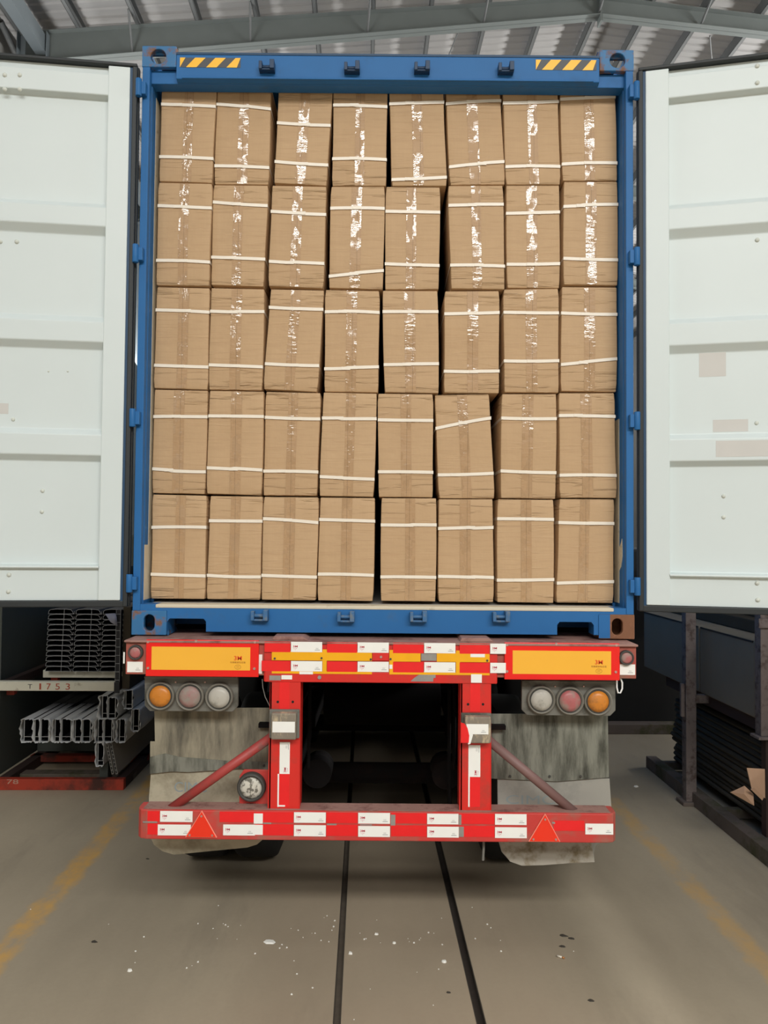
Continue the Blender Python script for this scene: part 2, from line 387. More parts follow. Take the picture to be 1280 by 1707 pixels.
    def build(s, name, mats, parent=None, bevel=0, frame=None, seg=2, solid=0, fixn=True):
        me = bpy.data.meshes.new(name)
        o0 = Vector((0, 0, 0))
        if parent is not None: o0 = ORI[parent.name]
        me.from_pydata([tuple(Vector(p) - o0) for p in s.v], [], s.f); me.update()
        for m in (mats if isinstance(mats, (list, tuple)) else [mats]): me.materials.append(m)
        for p, mi, sm in zip(me.polygons, s.mi, s.sm): p.material_index = mi; p.use_smooth = sm
        if fixn:
            b = bmesh.new(); b.from_mesh(me); bmesh.ops.remove_doubles(b, verts=b.verts, dist=1e-5); bmesh.ops.recalc_face_normals(b, faces=b.faces); b.to_mesh(me); b.free()
        ob = bpy.data.objects.new(name, me); COL.objects.link(ob)
        if parent is not None:
            ob.parent = parent; ORI[ob.name] = o0
        elif frame is not None:
            ob.matrix_world = frame
            ORI[ob.name] = o0
        else: ORI[ob.name] = o0
        if solid:
            md = ob.modifiers.new('solid', 'SOLIDIFY'); md.thickness = solid; md.offset = 0
        if bevel:
            md = ob.modifiers.new('bevel', 'BEVEL'); md.width = bevel; md.segments = seg; md.limit_method = 'ANGLE'; md.angle_limit = R(40)
        return ob

def empty(name, loc, label, cat, group=None, frame=None):
    o = bpy.data.objects.new(name, None); COL.objects.link(o); o.empty_display_size = 0.1
    m = Matrix.Translation(loc)
    o.matrix_world = (frame @ m) if frame is not None else m
    ORI[o.name] = Vector(loc)
    return tag(o, label, cat, group)
def tag(o, label, cat, group=None, kind=None):
    o['label'] = label; o['category'] = cat
    if group: o['group'] = group
    if kind: o['kind'] = kind
    return o
def struct(o, label=None):
    o['kind'] = 'structure'
    if label: o['label'] = label
    return o
def center(ob):
    """move a one-mesh thing's origin to the middle of its base"""
    me = ob.data; n = len(me.vertices)
    lo = Vector((min(v.co.x for v in me.vertices), min(v.co.y for v in me.vertices), min(v.co.z for v in me.vertices)))
    hi = Vector((max(v.co.x for v in me.vertices), max(v.co.y for v in me.vertices), max(v.co.z for v in me.vertices)))
    c = Vector(((lo.x + hi.x) / 2, (lo.y + hi.y) / 2, lo.z))
    me.transform(Matrix.Translation(-c)); ob.matrix_world = ob.matrix_world @ Matrix.Translation(c)
    return ob

# ================================================================== THE HALL
V0, V1 = -20.0, 34.0
GR = ((-0.096, 0.034), (0.504, 0.042))
UL, UR = -6.2, 15.0
mb = MB()
cuts = [UL] + [q for c, w in GR for q in (c - w / 2, c + w / 2)] + [UR]
for i in range(0, len(cuts), 2): mb.box(cuts[i], cuts[i + 1], V0, V1, -0.25, 0.0)
struct(mb.build('floor', M_floor, frame=BM), 'grey worn concrete hall floor')
for n, (c, w) in enumerate(GR):
    mb = MB(); mb.box(c - w / 2, c + w / 2, V0, V1, -0.25, -0.03)
    for sd in (-1, 1): mb.box(c + sd * (w / 2 - 0.004), c + sd * w / 2, V0, V1, -0.03, -0.001, 1)
    struct(mb.build('trim_%d' % (n + 1), [M_groove if n == 0 else M_groove2, M_groovesteel], frame=BM), ['dark sunken floor rail groove, left one', 'dark sunken floor rail groove, right one'][n])

RV = 13.0
uL, zL = BV(110, 54, RV); uP, zP = BV(1000, -1, RV); uR_, zR = BV(1280, 32, RV)
slL = (zP - zL) / (uP - uL); slR = (zR - zP) / (uR_ - uP)
def roofz(u): return zP + (u - uP) * (slL if u < uP else slR)
_, zbL = BV(110, 103, RV); _, zbP = BV(1000, 29, RV); _, zbR = BV(1280, 60, RV)
def webz(u):
    if u < uP: return zbP + (u - uP) * (zbP - zbL) / (uP - uL)
    return zbP + (u - uP) * (zbR - zbP) / (uR_ - uP)
PUR = 0.2
# roof sheet with trapezoid ribs
segs = [(V0, -13.8), (-11.3, -10.3), (-8.1, -1.6), (-0.2, V1)]
mb = MB()
for a, b in segs:
    path = []; v = a; st = 0.2
    while v < b - 1e-6:
        e = min(v + st, b)
        path += [(v, 0.0), (v + (e - v) * 0.55, 0.0), (v + (e - v) * 0.68, 0.022), (v + (e - v) * 0.87, 0.022)]
        v = e
    path.append((b, 0.0))
    for ua, ub in ((UL, uP), (uP, UR)):
        za, zb = roofz(ua) + PUR + 0.01, roofz(ub) + PUR + 0.01
        vv = [(ua, p[0], za + p[1]) for p in path] + [(ub, p[0], zb + p[1]) for p in path]; n = len(path)
        mb.add(vv, [(i, i + 1, n + i + 1, n + i) for i in range(n - 1)])
struct(mb.build('ceiling', M_roof, frame=BM, solid=0.004), 'ribbed grey metal roof sheets')
# purlins
k = 0
us = [uP + 0.06 - i * 1.0 for i in range(0, 11)] + [uP + 0.9 + i * 0.95 for i in range(0, 11)]
for u in us:
    if u < UL + 0.1 or u > UR - 0.1: continue
    z = roofz(u); mb = MB()
    mb.box(u - 0.035, u + 0.035, V0, V1, z + PUR - 0.008, z + PUR); mb.box(u - 0.035, u - 0.028, V0, V1, z, z + PUR); mb.box(u - 0.035, u + 0.035, V0, V1, z, z + 0.008)
    mb.box(u + 0.030, u + 0.035, V0, V1, z, z + 0.03)
    struct(mb.build('roof_purlin', M_purlin, frame=BM), 'thin steel purlin running along the roof')
# rafters and columns
ZBASE = 0.0
for vv in (RV, RV + 6.5, RV + 13, RV - 6.5, RV - 13, RV - 19.5, RV - 26):
    if vv > V1 or vv < V0: continue
    mb = MB()
    for ua, ub in ((UL + 0.35, uP), (uP, UR - 0.35)):
        mb.prism([(ua, webz(ua)), (ub, webz(ub)), (ub, roofz(ub) - 0.012), (ua, roofz(ua) - 0.012)], vv - 0.006, vv + 0.006)
        for top in (0, 1):
            za, zb = (roofz(ua) - 0.012, roofz(ub) - 0.012) if top else (webz(ua), webz(ub))
            mb.hexa([(ua, vv - 0.1, za - 0.0), (ub, vv - 0.1, zb), (ub, vv + 0.1, zb), (ua, vv + 0.1, za), (ua, vv - 0.1, za + 0.012), (ub, vv - 0.1, zb + 0.012), (ub, vv + 0.1, zb + 0.012), (ua, vv + 0.1, za + 0.012)])
    mb.box(uP - 0.02, uP + 0.02, vv - 0.1, vv + 0.1, webz(uP) - 0.12, roofz(uP) - 0.02)
    ob = struct(mb.build('roof_beam', M_steelroof, frame=BM), 'tapered steel rafter crossing the hall under the roof')
    for i, u in enumerate(us):
        if i % 2 == 0 and UL + 0.8 < u < UR - 0.8:
            b = MB(); b.tube([(u - 0.1, vv - 0.02, webz(u) + 0.02), (u - 0.05, vv - 0.45, roofz(u) + 0.02)], 0.02, 6)
            b.build('brace', M_purlin, parent=ob)
    for cu, wd in ((BV(58, 80, RV)[0], 0.50), (UR - 0.5, 0.5)):
        mb = MB(); zt = roofz(cu) - 0.02
        mb.box(cu - wd / 2, cu + wd / 2, vv - 0.006, vv + 0.006, ZBASE, zt); mb.box(cu - wd / 2, cu - wd / 2 + 0.012, vv - 0.13, vv + 0.13, ZBASE, zt); mb.box(cu + wd / 2 - 0.012, cu + wd / 2, vv - 0.13, vv + 0.13, ZBASE, zt)
        mb.box(cu - wd / 2, cu + wd / 2, vv - 0.13, vv + 0.13, webz(cu) - 0.1, webz(cu) - 0.085)
        struct(mb.build('column', M_column, frame=BM), 'grey steel portal column carrying the rafter')
# eaves strut running along the hall past the column heads, and wall bracing
uc = BV(58, 80, RV)[0]
mb = MB(); z = roofz(uc) - 0.35
mb.box(uc + 0.02, uc + 0.22, V0, V1, z, z + 0.28)
struct(mb.build('eaves_beam', M_column, frame=BM), 'steel eaves beam along the left wall')
for a, b in (((uc - 0.35, RV - 5.5, 10.9), (uc - 0.35, RV + 0.6, 8.3)), ((uc - 0.35, RV - 0.5, 10.4), (uc - 0.35, RV + 6, 8.2))):
    mb = MB(); mb.tube([a, b], 0.05, 8)
    struct(mb.build('wall_brace', M_purlin, frame=BM), 'diagonal steel brace on the left wall')
# roof tie rods
for (x0, y0), (x1, y1) in (((765, 50), (712, 92)), ((1183, 60), (1194, 92))):
    a = BV(x0, y0, RV + 0.4); b = BV(x1, y1, RV + 3.0)
    mb = MB(); mb.tube([(a[0], RV + 0.4, min(a[1], roofz(a[0]) - 0.05)), (b[0], RV + 3.0, min(b[1], roofz(b[0]) - 0.05))], 0.012, 6)
    struct(mb.build('roof_rod', M_purlin, frame=BM), 'thin bracing rod under the roof')
# walls
ztop = 12.0
def wall(name, u0, u1, v0, v1, z1):
    mb = MB(); mb.box(u0, u1, v0, v1, 0, z1); struct(mb.build(name, M_wall, frame=BM), 'plain sheet metal hall wall')
wall('wall_left', UL - 0.2, UL, V0, V1, roofz(UL) + 0.2)
wall('wall_right', UR, UR + 0.2, V0, V1, roofz(UR) + 0.2)
wall('wall_back', UL, UR, V1, V1 + 0.2, 11.3)
mb = MB()   # front wall with its wide open gateway behind the camera
mb.box(UL, -4.0, V0 - 0.2, V0, 0, 11.3); mb.box(6.0, UR, V0 - 0.2, V0, 0, 11.3); mb.box(-4.0, 6.0, V0 - 0.2, V0, 6.0, 11.3)
struct(mb.build('wall_front', M_wall, frame=BM), 'front hall wall around the open gateway')

# ================================================================== THE CONTAINER
ZB = WZ(640, 1062, 0.0)              # underside of the container
HW = 1.219
CT = empty('shipping_container', (0, 6.0, ZB), 'blue high shipping container with open white doors, stacked full of cartons', 'shipping container')
def part(mb, name, mats, parent, bevel=0, **kw): return mb.build(name, mats, parent=parent, bevel=bevel, **kw)
ZT = WZ(640, 79.5, 0.0)
ZSILL = WZ(640, 1005, 0.0)           # top of the door sill
ZFL = WZ(640, 1007, 0.112)          # container floor
ZHB = WZ(640, 134, 0.0)              # underside of the header face
L = 12.19
# corner castings
def stadium(cx, cz, w, h):
    def f(t):
        r = min(w, h) / 2; c, d = math.cos(t), math.sin(t)
        if h >= w:
            o = (h / 2 - r); return (cx + r * c, cz + r * d + (o if d > 0 else -o))
        o = (w / 2 - r); return (cx + r * c + (o if c > 0 else -o), cz + r * d)
    return f
def casting(sx, top):
    w, h, dp = 0.170, (0.107 if top else 0.118), 0.178
    x0, x1 = (-HW, -HW + w) if sx < 0 else (HW - w, HW)
    z0, z1 = (ZT - h, ZT) if top else (ZB, ZB + h)
    if top: hole = stadium((x0 + x1) / 2 + sx * 0.004, (z0 + z1) / 2, 0.076, 0.074)
    else: hole = stadium((x0 + x1) / 2 - (-0.001), (z0 + z1) / 2, 0.052, 0.080)
    b = MB(); th = 0.028
    b.plate_hole(x0, x1, z0, z1, hole, 0.0, th)
    xo = x0 if sx < 0 else x1 - th
    b.box(xo, xo + th, th, dp, z0, z1)                                  # outer cheek
    b.box(x0, x1, dp - 0.02, dp, z0, z1 if not top else z0 + 0.03)       # back
    if not top:
        b.box(x0, x1, th, dp, z1 - 0.02, z1); b.box(x1 - 0.02 if sx < 0 else x0, x1 if sx < 0 else x0 + 0.02, th, dp, z0, z1)
    else:
        b.box(x0, x1, th, th + 0.02, z1 - th, z1); b.box(x1 - 0.012 if sx < 0 else x0, x1 if sx < 0 else x0 + 0.012, th, dp, z0, z1 - 0.0)
    rust = (sx > 0 and not top)
    part(b, 'corner_casting', M_rust if rust else M_bluerust, CT, 0.004)
    if rust:     # the blue paint left on its inner third
        b = MB(); b.box(x0 - 0.004, x0 + 0.050, -0.0015, 0.0, z0 + 0.004, z1); part(b, 'paint_patch', M_blue, CT)
for sx in (-1, 1):
    for top in (False, True): casting(sx, top)
# rear corner posts: J section drawn in plan (x from the outer edge inward, y deep)
for sx in (-1, 1):
    prof = [(0, 0.0), (0.036, 0.0), (0.0375, 0.030), (0.031, 0.032), (0.031, 0.044), (0.038, 0.046), (0.038, 0.19), (0.033, 0.19), (0.033, 0.056), (0.02, 0.05), (0.006, 0.012), (0.006, 0.19), (0.0, 0.19)]
    pts = [(sx * (HW - 0.004 - p[0]), p[1]) for p in prof]
    b = MB(); b.prism(pts, ZB + 0.118, ZT - 0.107, 'z'); post = part(b, 'corner_post', M_blue, CT, 0.003)
    # paint worn down to the primer
    b = MB()
    xi = sx * (HW - 0.004 - 0.038)
    if sx < 0:
        b.box(xi, xi + 0.0015, 0.046, 0.128, ZSILL, WZ(240, 908, 0.05)); b.box(xi, xi + 0.0012, 0.104, 0.19, ZSILL, WZ(262, 170, 0.14))
    else:
        za, zb = WZ(1036, 955, 0.08), WZ(1036, 898, 0.08)
        b.prism([(0.060, zb), (0.075, zb - 0.02), (0.118, zb - 0.06), (0.118, za), (0.075, za + 0.03), (0.052, (za + zb) / 2), (0.056, zb - 0.03)], xi - 0.0015, xi, 'x')
        b.box(xi - 0.0012, xi, 0.104, 0.19, ZSILL, WZ(1030, 700, 0.14))
    b.build('bare_primer_patch', M_primer, parent=post)
    # hinge lugs on the outer flange
    for y0, y1 in ((137, 166), (411, 441), (683, 713), (957, 987)):
        px = 235 if sx < 0 else 1056
        z1, z0 = WZ(px, y0 + (0 if sx < 0 else 5), 0), WZ(px, y1 + (0 if sx < 0 else 5), 0)
        b = MB(); xa = sx * (HW - 0.030); xb = sx * (HW + 0.005)
        b.box(min(xa, xb), max(xa, xb), -0.030, 0.004, z0 + 0.012, z1 - 0.012)
        b.cyl((sx * (HW + 0.004), -0.028, z0), (sx * (HW + 0.004), -0.028, z1), 0.015, 12)
        part(b, 'hinge', M_blue, CT, 0.003)
# header
hx0, hx1 = -HW + 0.171, HW - 0.171
zt_h = WZ(640, 93, 0.0)
b = MB()
b.prism([(0.0, ZHB), (0.0, zt_h - 0.004), (0.012, zt_h + 0.006), (0.10, zt_h + 0.006), (0.10, ZHB - 0.006), (0.02, ZHB - 0.008)], hx0, hx1, 'x')
b.box(-HW + 0.03, HW - 0.03, 0.03, 0.10, ZHB - 0.010, ZT - 0.108)
hd = part(b, 'header_beam', M_blue, CT, 0.003)
b = MB(); b.box(hx0 + 0.03, hx1 - 0.03, -0.008, 0.012, ZHB - 0.002, ZHB + 0.008); b.build('drip_lip', M_blue, parent=hd, bevel=0.003)
b = MB(); b.box(hx0, hx1, -0.001, 0.016, zt_h - 0.002, zt_h + 0.009); b.build('top_seam', M_darkblue, parent=hd)
for sx, xa, xb in ((-1, 300, 401), (1, 893, 994)):
    y0, y1 = (96.5, 112.5) if sx < 0 else (100, 117)
    x0, x1, z0, z1 = rect(xa, y0, xb, y1, -0.001)
    b = MB(); b.face([(x0, -0.0012, z0), (x1, -0.0012, z0), (x1, -0.0012, z1), (x0, -0.0012, z1)], 0)
    n = 3; pw = (x1 - x0) / 3.0; sl = 0.045; h = z1 - z0
    def poly_clip(p):
        return [(max(x0, min(x1, q[0])), q[1]) for q in p]
    for i in range(-1, 4):
        a = x0 + 0.030 + i * pw
        q = poly_clip([(a, z0), (a + pw * 0.52, z0), (a + pw * 0.52 + sl, z1), (a + sl, z1)])
        if q[1][0] - q[0][0] + q[2][0] - q[3][0] < 0.004: continue
        b.face([(p[0], -0.0022, p[1]) for p in q], 1)
    b.build('hazard_sticker', [M_hazdark, M_hazyel], parent=hd, fixn=False)
def keeper(cx, cy, w, h, mat, par):
    x, z = W(cx, cy, 0.0); w /= 342; h /= 342
    b = MB()
    b.box(x - w / 2, x + w / 2, -0.008, 0, z - h * 0.5, z + h * 0.1)
    b.box(x - w / 2, x - w / 2 + 0.016, -0.04, 0, z - h * 0.45, z + h * 0.40); b.box(x + w / 2 - 0.022, x + w / 2, -0.045, 0, z - h * 0.45, z + h * 0.5)
    b.cyl((x - w * 0.38, -0.018, z - 0.002), (x + w * 0.38, -0.018, z - 0.002), 0.009, 10)
    b.box(x - w / 2, x + w / 2, -0.034, 0, z - h * 0.5, z - h * 0.34)
    b.build('lock_keeper', mat, parent=par, bevel=0.002)
for cx, cy in ((446, 115), (587, 117), (703, 117), (842, 118)): keeper(cx, cy, 26, 16, M_keeper, hd)
# sill with its two tunnels
pk = []
for xa, xb in ((278, 343), (929, 990)):
    a, c = WX(xa, 1045, 0), WX(xb, 1045, 0); pk.append((a, c))
zs = WZ(310, 1031, 0) - 0.001
out = [(-HW + 0.171, ZB + 0.018), (pk[0][0], ZB + 0.018), (pk[0][0], zs - 0.015), (pk[0][0] + 0.012, zs), (pk[0][1] - 0.012, zs), (pk[0][1], zs - 0.015), (pk[0][1], ZB + 0.018),
       (pk[1][0], ZB + 0.018), (pk[1][0], zs - 0.015), (pk[1][0] + 0.012, zs), (pk[1][1] - 0.012, zs), (pk[1][1], zs - 0.015), (pk[1][1], ZB + 0.018), (HW - 0.171, ZB + 0.018),
       (HW - 0.171, ZB + 0.118), (HW - 0.03, ZB + 0.118), (HW - 0.03, ZFL - 0.001), (-HW + 0.03, ZFL - 0.001), (-HW + 0.03, ZB + 0.118), (-HW + 0.171, ZB + 0.118)]
b = MB(); b.prism(out, 0.004, 0.10); sl = part(b, 'door_sill', M_blue, CT, 0.003)
b = MB(); b.box(-HW + 0.115, HW - 0.10, 0.001, 0.10, ZFL - 0.018, ZFL - 0.0005); b.build('bare_primer_edge', M_primer, parent=sl, bevel=0.004)
for cx, cy in ((434, 1025), (577, 1027), (697, 1027), (834, 1027)): keeper(cx, cy, 28, 18, M_keeperb, sl)
# shell
b = MB(); b.box(-HW + 0.07, HW - 0.07, 0.10, L - 0.1, ZFL - 0.028, ZFL - 0.001); part(b, 'floor_panel', M_lining, CT)
for sx in (-1, 1):
    path = []; y = 0.16; i = 0
    while y < L - 0.1:  # corrugation
        path += [(sx * (HW - 0.012), y), (sx * (HW - 0.012), y + 0.07), (sx * (HW - 0.038), y + 0.14), (sx * (HW - 0.038), y + 0.21)]; y += 0.28
    b = MB(); b.strip(path, ZB + 0.16, ZT - 0.06, 'z'); part(b, 'side_wall', M_blue, CT, solid=0.004)
    b = MB(); x0 = sx * (HW - 0.055); b.box(min(x0, sx * HW), max(x0, sx * HW), 0.178, L, ZB + 0.012, ZB + 0.16); part(b, 'bottom_rail', M_blue, CT)
    b = MB(); b.box(min(x0, sx * HW), max(x0, sx * HW), 0.178, L, ZT - 0.07, ZT - 0.01); part(b, 'top_rail', M_blue, CT)
b = MB(); b.box(-HW + 0.05, HW - 0.05, 0.16, L, ZT - 0.02, ZT - 0.012); part(b, 'roof_panel', M_blue, CT)
b = MB(); b.box(-HW + 0.05, HW - 0.05, L - 0.06, L, ZB + 0.05, ZT - 0.02); part(b, 'front_wall', M_blue, CT)
b = MB()
for i in range(30): b.box(-HW + 0.055, HW - 0.055, 0.3 + i * 0.4, 0.345 + i * 0.4, ZB + 0.02, ZFL - 0.03)
part(b, 'cross_member', M_blue, CT)

# doors
def door(sx, ang, rows, hx, hy, wst, tops, pref):
    """sx side, rows = [(y px, depth)] of the inner panel, measured beside the stile"""
    Wd = 1.165
    M = Matrix.Translation((hx, hy, 0)) @ Matrix.Rotation(-sx * ang, 4, 'Z')
    def zz(y): return WZ(pref, y, hy - 0.02)
    g = 0.020 if sx < 0 else 0.030        # bare gap, gasket
    x_st0, x_st1 = 0.040, 0.040 + wst
    prof = [(d, zz(y)) for y, d in rows]
    z1, z0 = prof[0][1], prof[-1][1]
    b = MB()
    xe = Wd
    # local y: + away from the camera
    path = prof
    b.strip([(d, z) for d, z in path], sx * (x_st1 - 0.002), sx * (xe - 0.09), 'x')
    b.box(min(sx * x_st0, sx * x_st1), max(sx * x_st0, sx * x_st1), -0.004, 0.05, z0, z1)                         # hinge stile
    b.box(min(sx * (xe - 0.1), sx * xe), max(sx * (xe - 0.1), sx * xe), -0.004, 0.05, z0, z1)                    # lock stile
    bk = MB(); 
    b.face([(sx * x_st0, 0.052, z0), (sx * xe, 0.052, z0), (sx * xe, 0.052, z1), (sx * x_st0, 0.052, z1)])
    o = b.build('door', M_white, parent=CT, fixn=False)
    lm = Matrix.Translation(-ORI[CT.name]) @ M
    # the mesh was shifted by -ORI: undo, then place
    o.data.transform(Matrix.Translation(ORI[CT.name])); o.matrix_local = lm
    ORI[o.name] = Vector((0, 0, 0))
    md = o.modifiers.new('bevel', 'BEVEL'); md.width = 0.004; md.segments = 2; md.limit_method = 'ANGLE'; md.angle_limit = R(35)
    # blue edge, rubber gasket all round
    e = MB(); e.box(min(sx * 0.026, sx * 0.041), max(sx * 0.026, sx * 0.041), 0.0, 0.055, z0 - 0.012, z1 + 0.006); e.build('door_edge', M_darkblue, parent=o)
    e = MB()
    e.box(min(sx * 0.006, sx * 0.028), max(sx * 0.006, sx * 0.028), -0.006, 0.05, z0 - 0.03, z1 + 0.015)
    e.box(min(sx * 0.000, sx * 0.010), max(sx * 0.000, sx * 0.010), 0.02, 0.045, z0 - 0.03, z1 + 0.015)
    e.box(min(sx * 0.006, sx * xe), max(sx * 0.006, sx * xe), -0.002, 0.045, z0 - 0.032, z0 - 0.002)
    e.box(min(sx * 0.006, sx * xe), max(sx * 0.006, sx * xe), -0.010, 0.045, z1 + 0.002, z1 + 0.018)
    e.build('gasket', M_rubber, parent=o, bevel=0.004)
    def local(px, py, d):          # pixel -> door coordinates on the plane y = d
        Mi = M.inverted(); oo = Mi @ CAM; dd = Mi.to_3x3() @ ray(px, py); t = (d - oo.y) / dd.y
        p = oo + dd * t; return p.x, p.z
    return o, local, prof
def rivet(o, local, px, py, d, r=0.011):
    x, z = local(px, py, d)
    b = MB(); b.lathe([(r, 0.0), (r * 0.92, -r * 0.35), (r * 0.6, -r * 0.65), (0.0005, -r * 0.75)], x, z, d, 14)
    b.build('rivet', M_rivet, parent=o)
def patch(o, local, xa, ya, xb, yb, d):
    x0, z1 = local(xa, ya, d); x1, z0 = local(xb, yb, d)
    b = MB(); b.box(min(x0, x1), max(x0, x1), d - 0.0008, d - 0.0002, z0, z1); b.build('glue_residue', M_residue, parent=o)
rowsL = [(109, .022), (121, .022), (123, 0), (158, 0), (162, .036), (336, .036), (346, 0), (377, 0), (389, .036), (526, .036), (537, 0), (570, 0), (581, .036), (715, .036), (725, 0), (759, 0), (769, .036), (941, .036), (944, -.010), (947, -.010), (949, .014), (1001, .014)]
dl, loc, _ = door(-1, R(7.0), rowsL, -HW - 0.008, -0.02, 0.103, 0, 172)
RC = .036
for px, py, d, r in ((8, 125, 0, .011), (33, 125, 0, .011), (8, 149, 0, .011), (33, 149, 0, .011), (1, 403, RC, .010), (28, 403, RC, .011), (81, 619, RC, .005), (113, 619, RC, .005), (22, 699, RC, .010), (71, 818, RC, .010), (70, 853, RC, .010), (15, 958, .014, .011), (14, 986, .014, .011)):
    rivet(dl, loc, px, py, d, r)
patch(dl, loc, -40, 671, 14, 690, RC)
rowsR = [(117, .022), (128, .022), (130, 0), (166, 0), (170, .036), (340, .036), (350, 0), (384, 0), (397, .036), (531, .036), (541, 0), (577, 0), (589, .036), (724, .036), (733, 0), (769, 0), (778, .036), (954, .036), (957, -.010), (960, -.010), (962, .014), (1009, .014)]
dr, locr, _ = door(1, R(13.0), rowsR, HW + 0.008, -0.02, 0.108, 0, 1108)
for px, py, d, r in ((1262, 110, 0, .011), (1262, 138, 0, .011), (1262, 400, RC, .011), (1261, 705, RC, .010), (1206, 827, RC, .010), (1206, 862, RC, .010), (1262, 972, .014, .011), (1263, 1000, .014, .011)):
    rivet(dr, locr, px, py, d, r)
patch(dr, locr, 1165, 584, 1210, 627, RC); patch(dr, locr, 1188, 700, 1247, 719, RC); patch(dr, locr, 1193, 735, 1330, 760, 0)

# ================================================================== CARTONS
# per carton: top-left x, top-right x, bottom-left x, bottom-right x, top y (l, r), bottom y (l, r), straps [(yl, yr), ...]
BX = [
 [(270,361,264.5,354,141,141,302,305,[(174,178),(262,265)]), (362,452.5,357,448,141,141,307,308,[(174,183),(277,280)]), (465.5,555,456,545,141,141,305,310,[(205,209),(270,276)]), (556,646,553,644,141,141,310,310,[(176,178),(265.5,267)]),
  (648,739,653,745,141,141,310,310,[(174,171),(300,296)]), (741.6,833.5,750,842,141,141,309,308,[(174,169),(279,271)]), (837,930,843.5,934,141,141,308,308,[(172.6,170),(278.6,278)]), (933,1025,937,1029.6,141,141,301.5,301.5,[(166,162),(274,272)])],
 [(264,354,259.5,349,304,306,475,477,[(343,347),(434.5,437.5)]), (356,447.5,351,440,308,309,475,478,[(337,343),(429,432.5)]), (453,545,447,539,309,311,477,481,[(352.5,357),(436,441)]), (551.5,641.7,547.6,639,311,311,480,482.6,[(347.5,348),(461,452.5)]),
  (643,734,641,732,311,312,482.6,483,[(352.5,354.8),(440,443)]), (746.6,838.5,751.5,842,309.5,309,481,482.6,[(343,342),(442.6,443.5)]), (842.8,933,845,933,309,309,480,480.5,[(356,354),(441,440)]), (939,1029.8,939,1029.8,302.5,302.5,474.5,476,[(345,342.6),(431,433.5)])],
 [(261,350,256,346.5,478,480,647,650,[(517,520.5),(609,612)]), (351.4,441.6,347.5,437,480,482,649.6,651,[(519,520.7),(608.6,612)]), (450.5,541,439,529,482,484,648.6,653.6,[(512.5,516.4),(606.7,610)]), (542,633,540,631,483,485,653,654.6,[(520,522),(615,613)]),
  (637,730,640.6,732,484,484.5,654,656,[(520,520),(608,607)]), (741,832.4,739.6,832.4,485,484.5,655,656,[(523.6,521),(619,619.5)]), (839,931,840,932,482,481,654,655,[(521,522),(602,601.6)]), (935.6,1029,934.5,1028,478,479,652,653.5,[(522,524),(608,599)])],
 [(257,347.5,253.6,342,649,651,822,824,[(694.6,694.6),(781.5,785.5)]), (348.8,440.6,344,436,651,652.6,823,826,[(693.6,694.6),(780,785)]), (443,535,438.3,529,653,655,826,827,[(695.6,698.5),(785.5,787)]), (538.4,629,532,623,654,656,827,828.5,[(697,697),(794.6,798.6)]),
  (629.6,722,630.3,722,656,657,828.5,829.5,[(700,701),(786.6,787.6)]), (723.8,816,731.7,824.5,658,656.5,831,831.5,[(714.4,697),(791.7,789)]), (836,928,834,926.6,656.5,656.6,830.5,832,[(697,698),(785,788)]), (931,1024.6,933,1028,655,655,830,830.5,[(693,694),(792.4,792.8)])],
 [(254,345,251,341.7,824,826,998,999,[(879,879),(957,960)]), (350,438.6,344,434,826.5,827.5,999,1000,[(868,868.8),(959,961.6)]), (439.6,531.4,435,527,828,829,1000,1001,[(864.6,871),(959,962)]), (533,626,529,622,829,830,1001,1002.5,[(866,868.8),(957,959)]),
  (635,728,634,726.5,830,830.5,1002,1003,[(875,876),(961.7,962.4)]), (730.4,822,730.4,823,832,832,1003,1004,[(881,878),(960.7,963.5)]), (829,923,828,923.5,832,833,1004,1005.5,[(864.7,865.8),(967,966)]), (932,1024,927,1022.6,831.5,832,1005,1005.7,[(871,873),(972,969.5)])],
]
ROWN = ['topmost', 'second', 'middle', 'fourth', 'bottom']
COLN = ['first', 'second', 'third', 'fourth', 'fifth', 'sixth', 'seventh', 'eighth']
SPECIAL = {(0, 4): 'leaning brown carton with strap near its foot', (0, 5): 'leaning brown carton with slanting lower strap', (1, 3): 'brown carton with strongly slanting lower strap', (3, 5): 'tilted brown carton with slanting upper strap',
           (2, 2): 'leaning brown carton with straps dropping right', (2, 7): 'brown carton with dented right side and slanting strap', (0, 2): 'brown carton leaning right beside a dark gap', (4, 6): 'brown carton with high upper strap'}
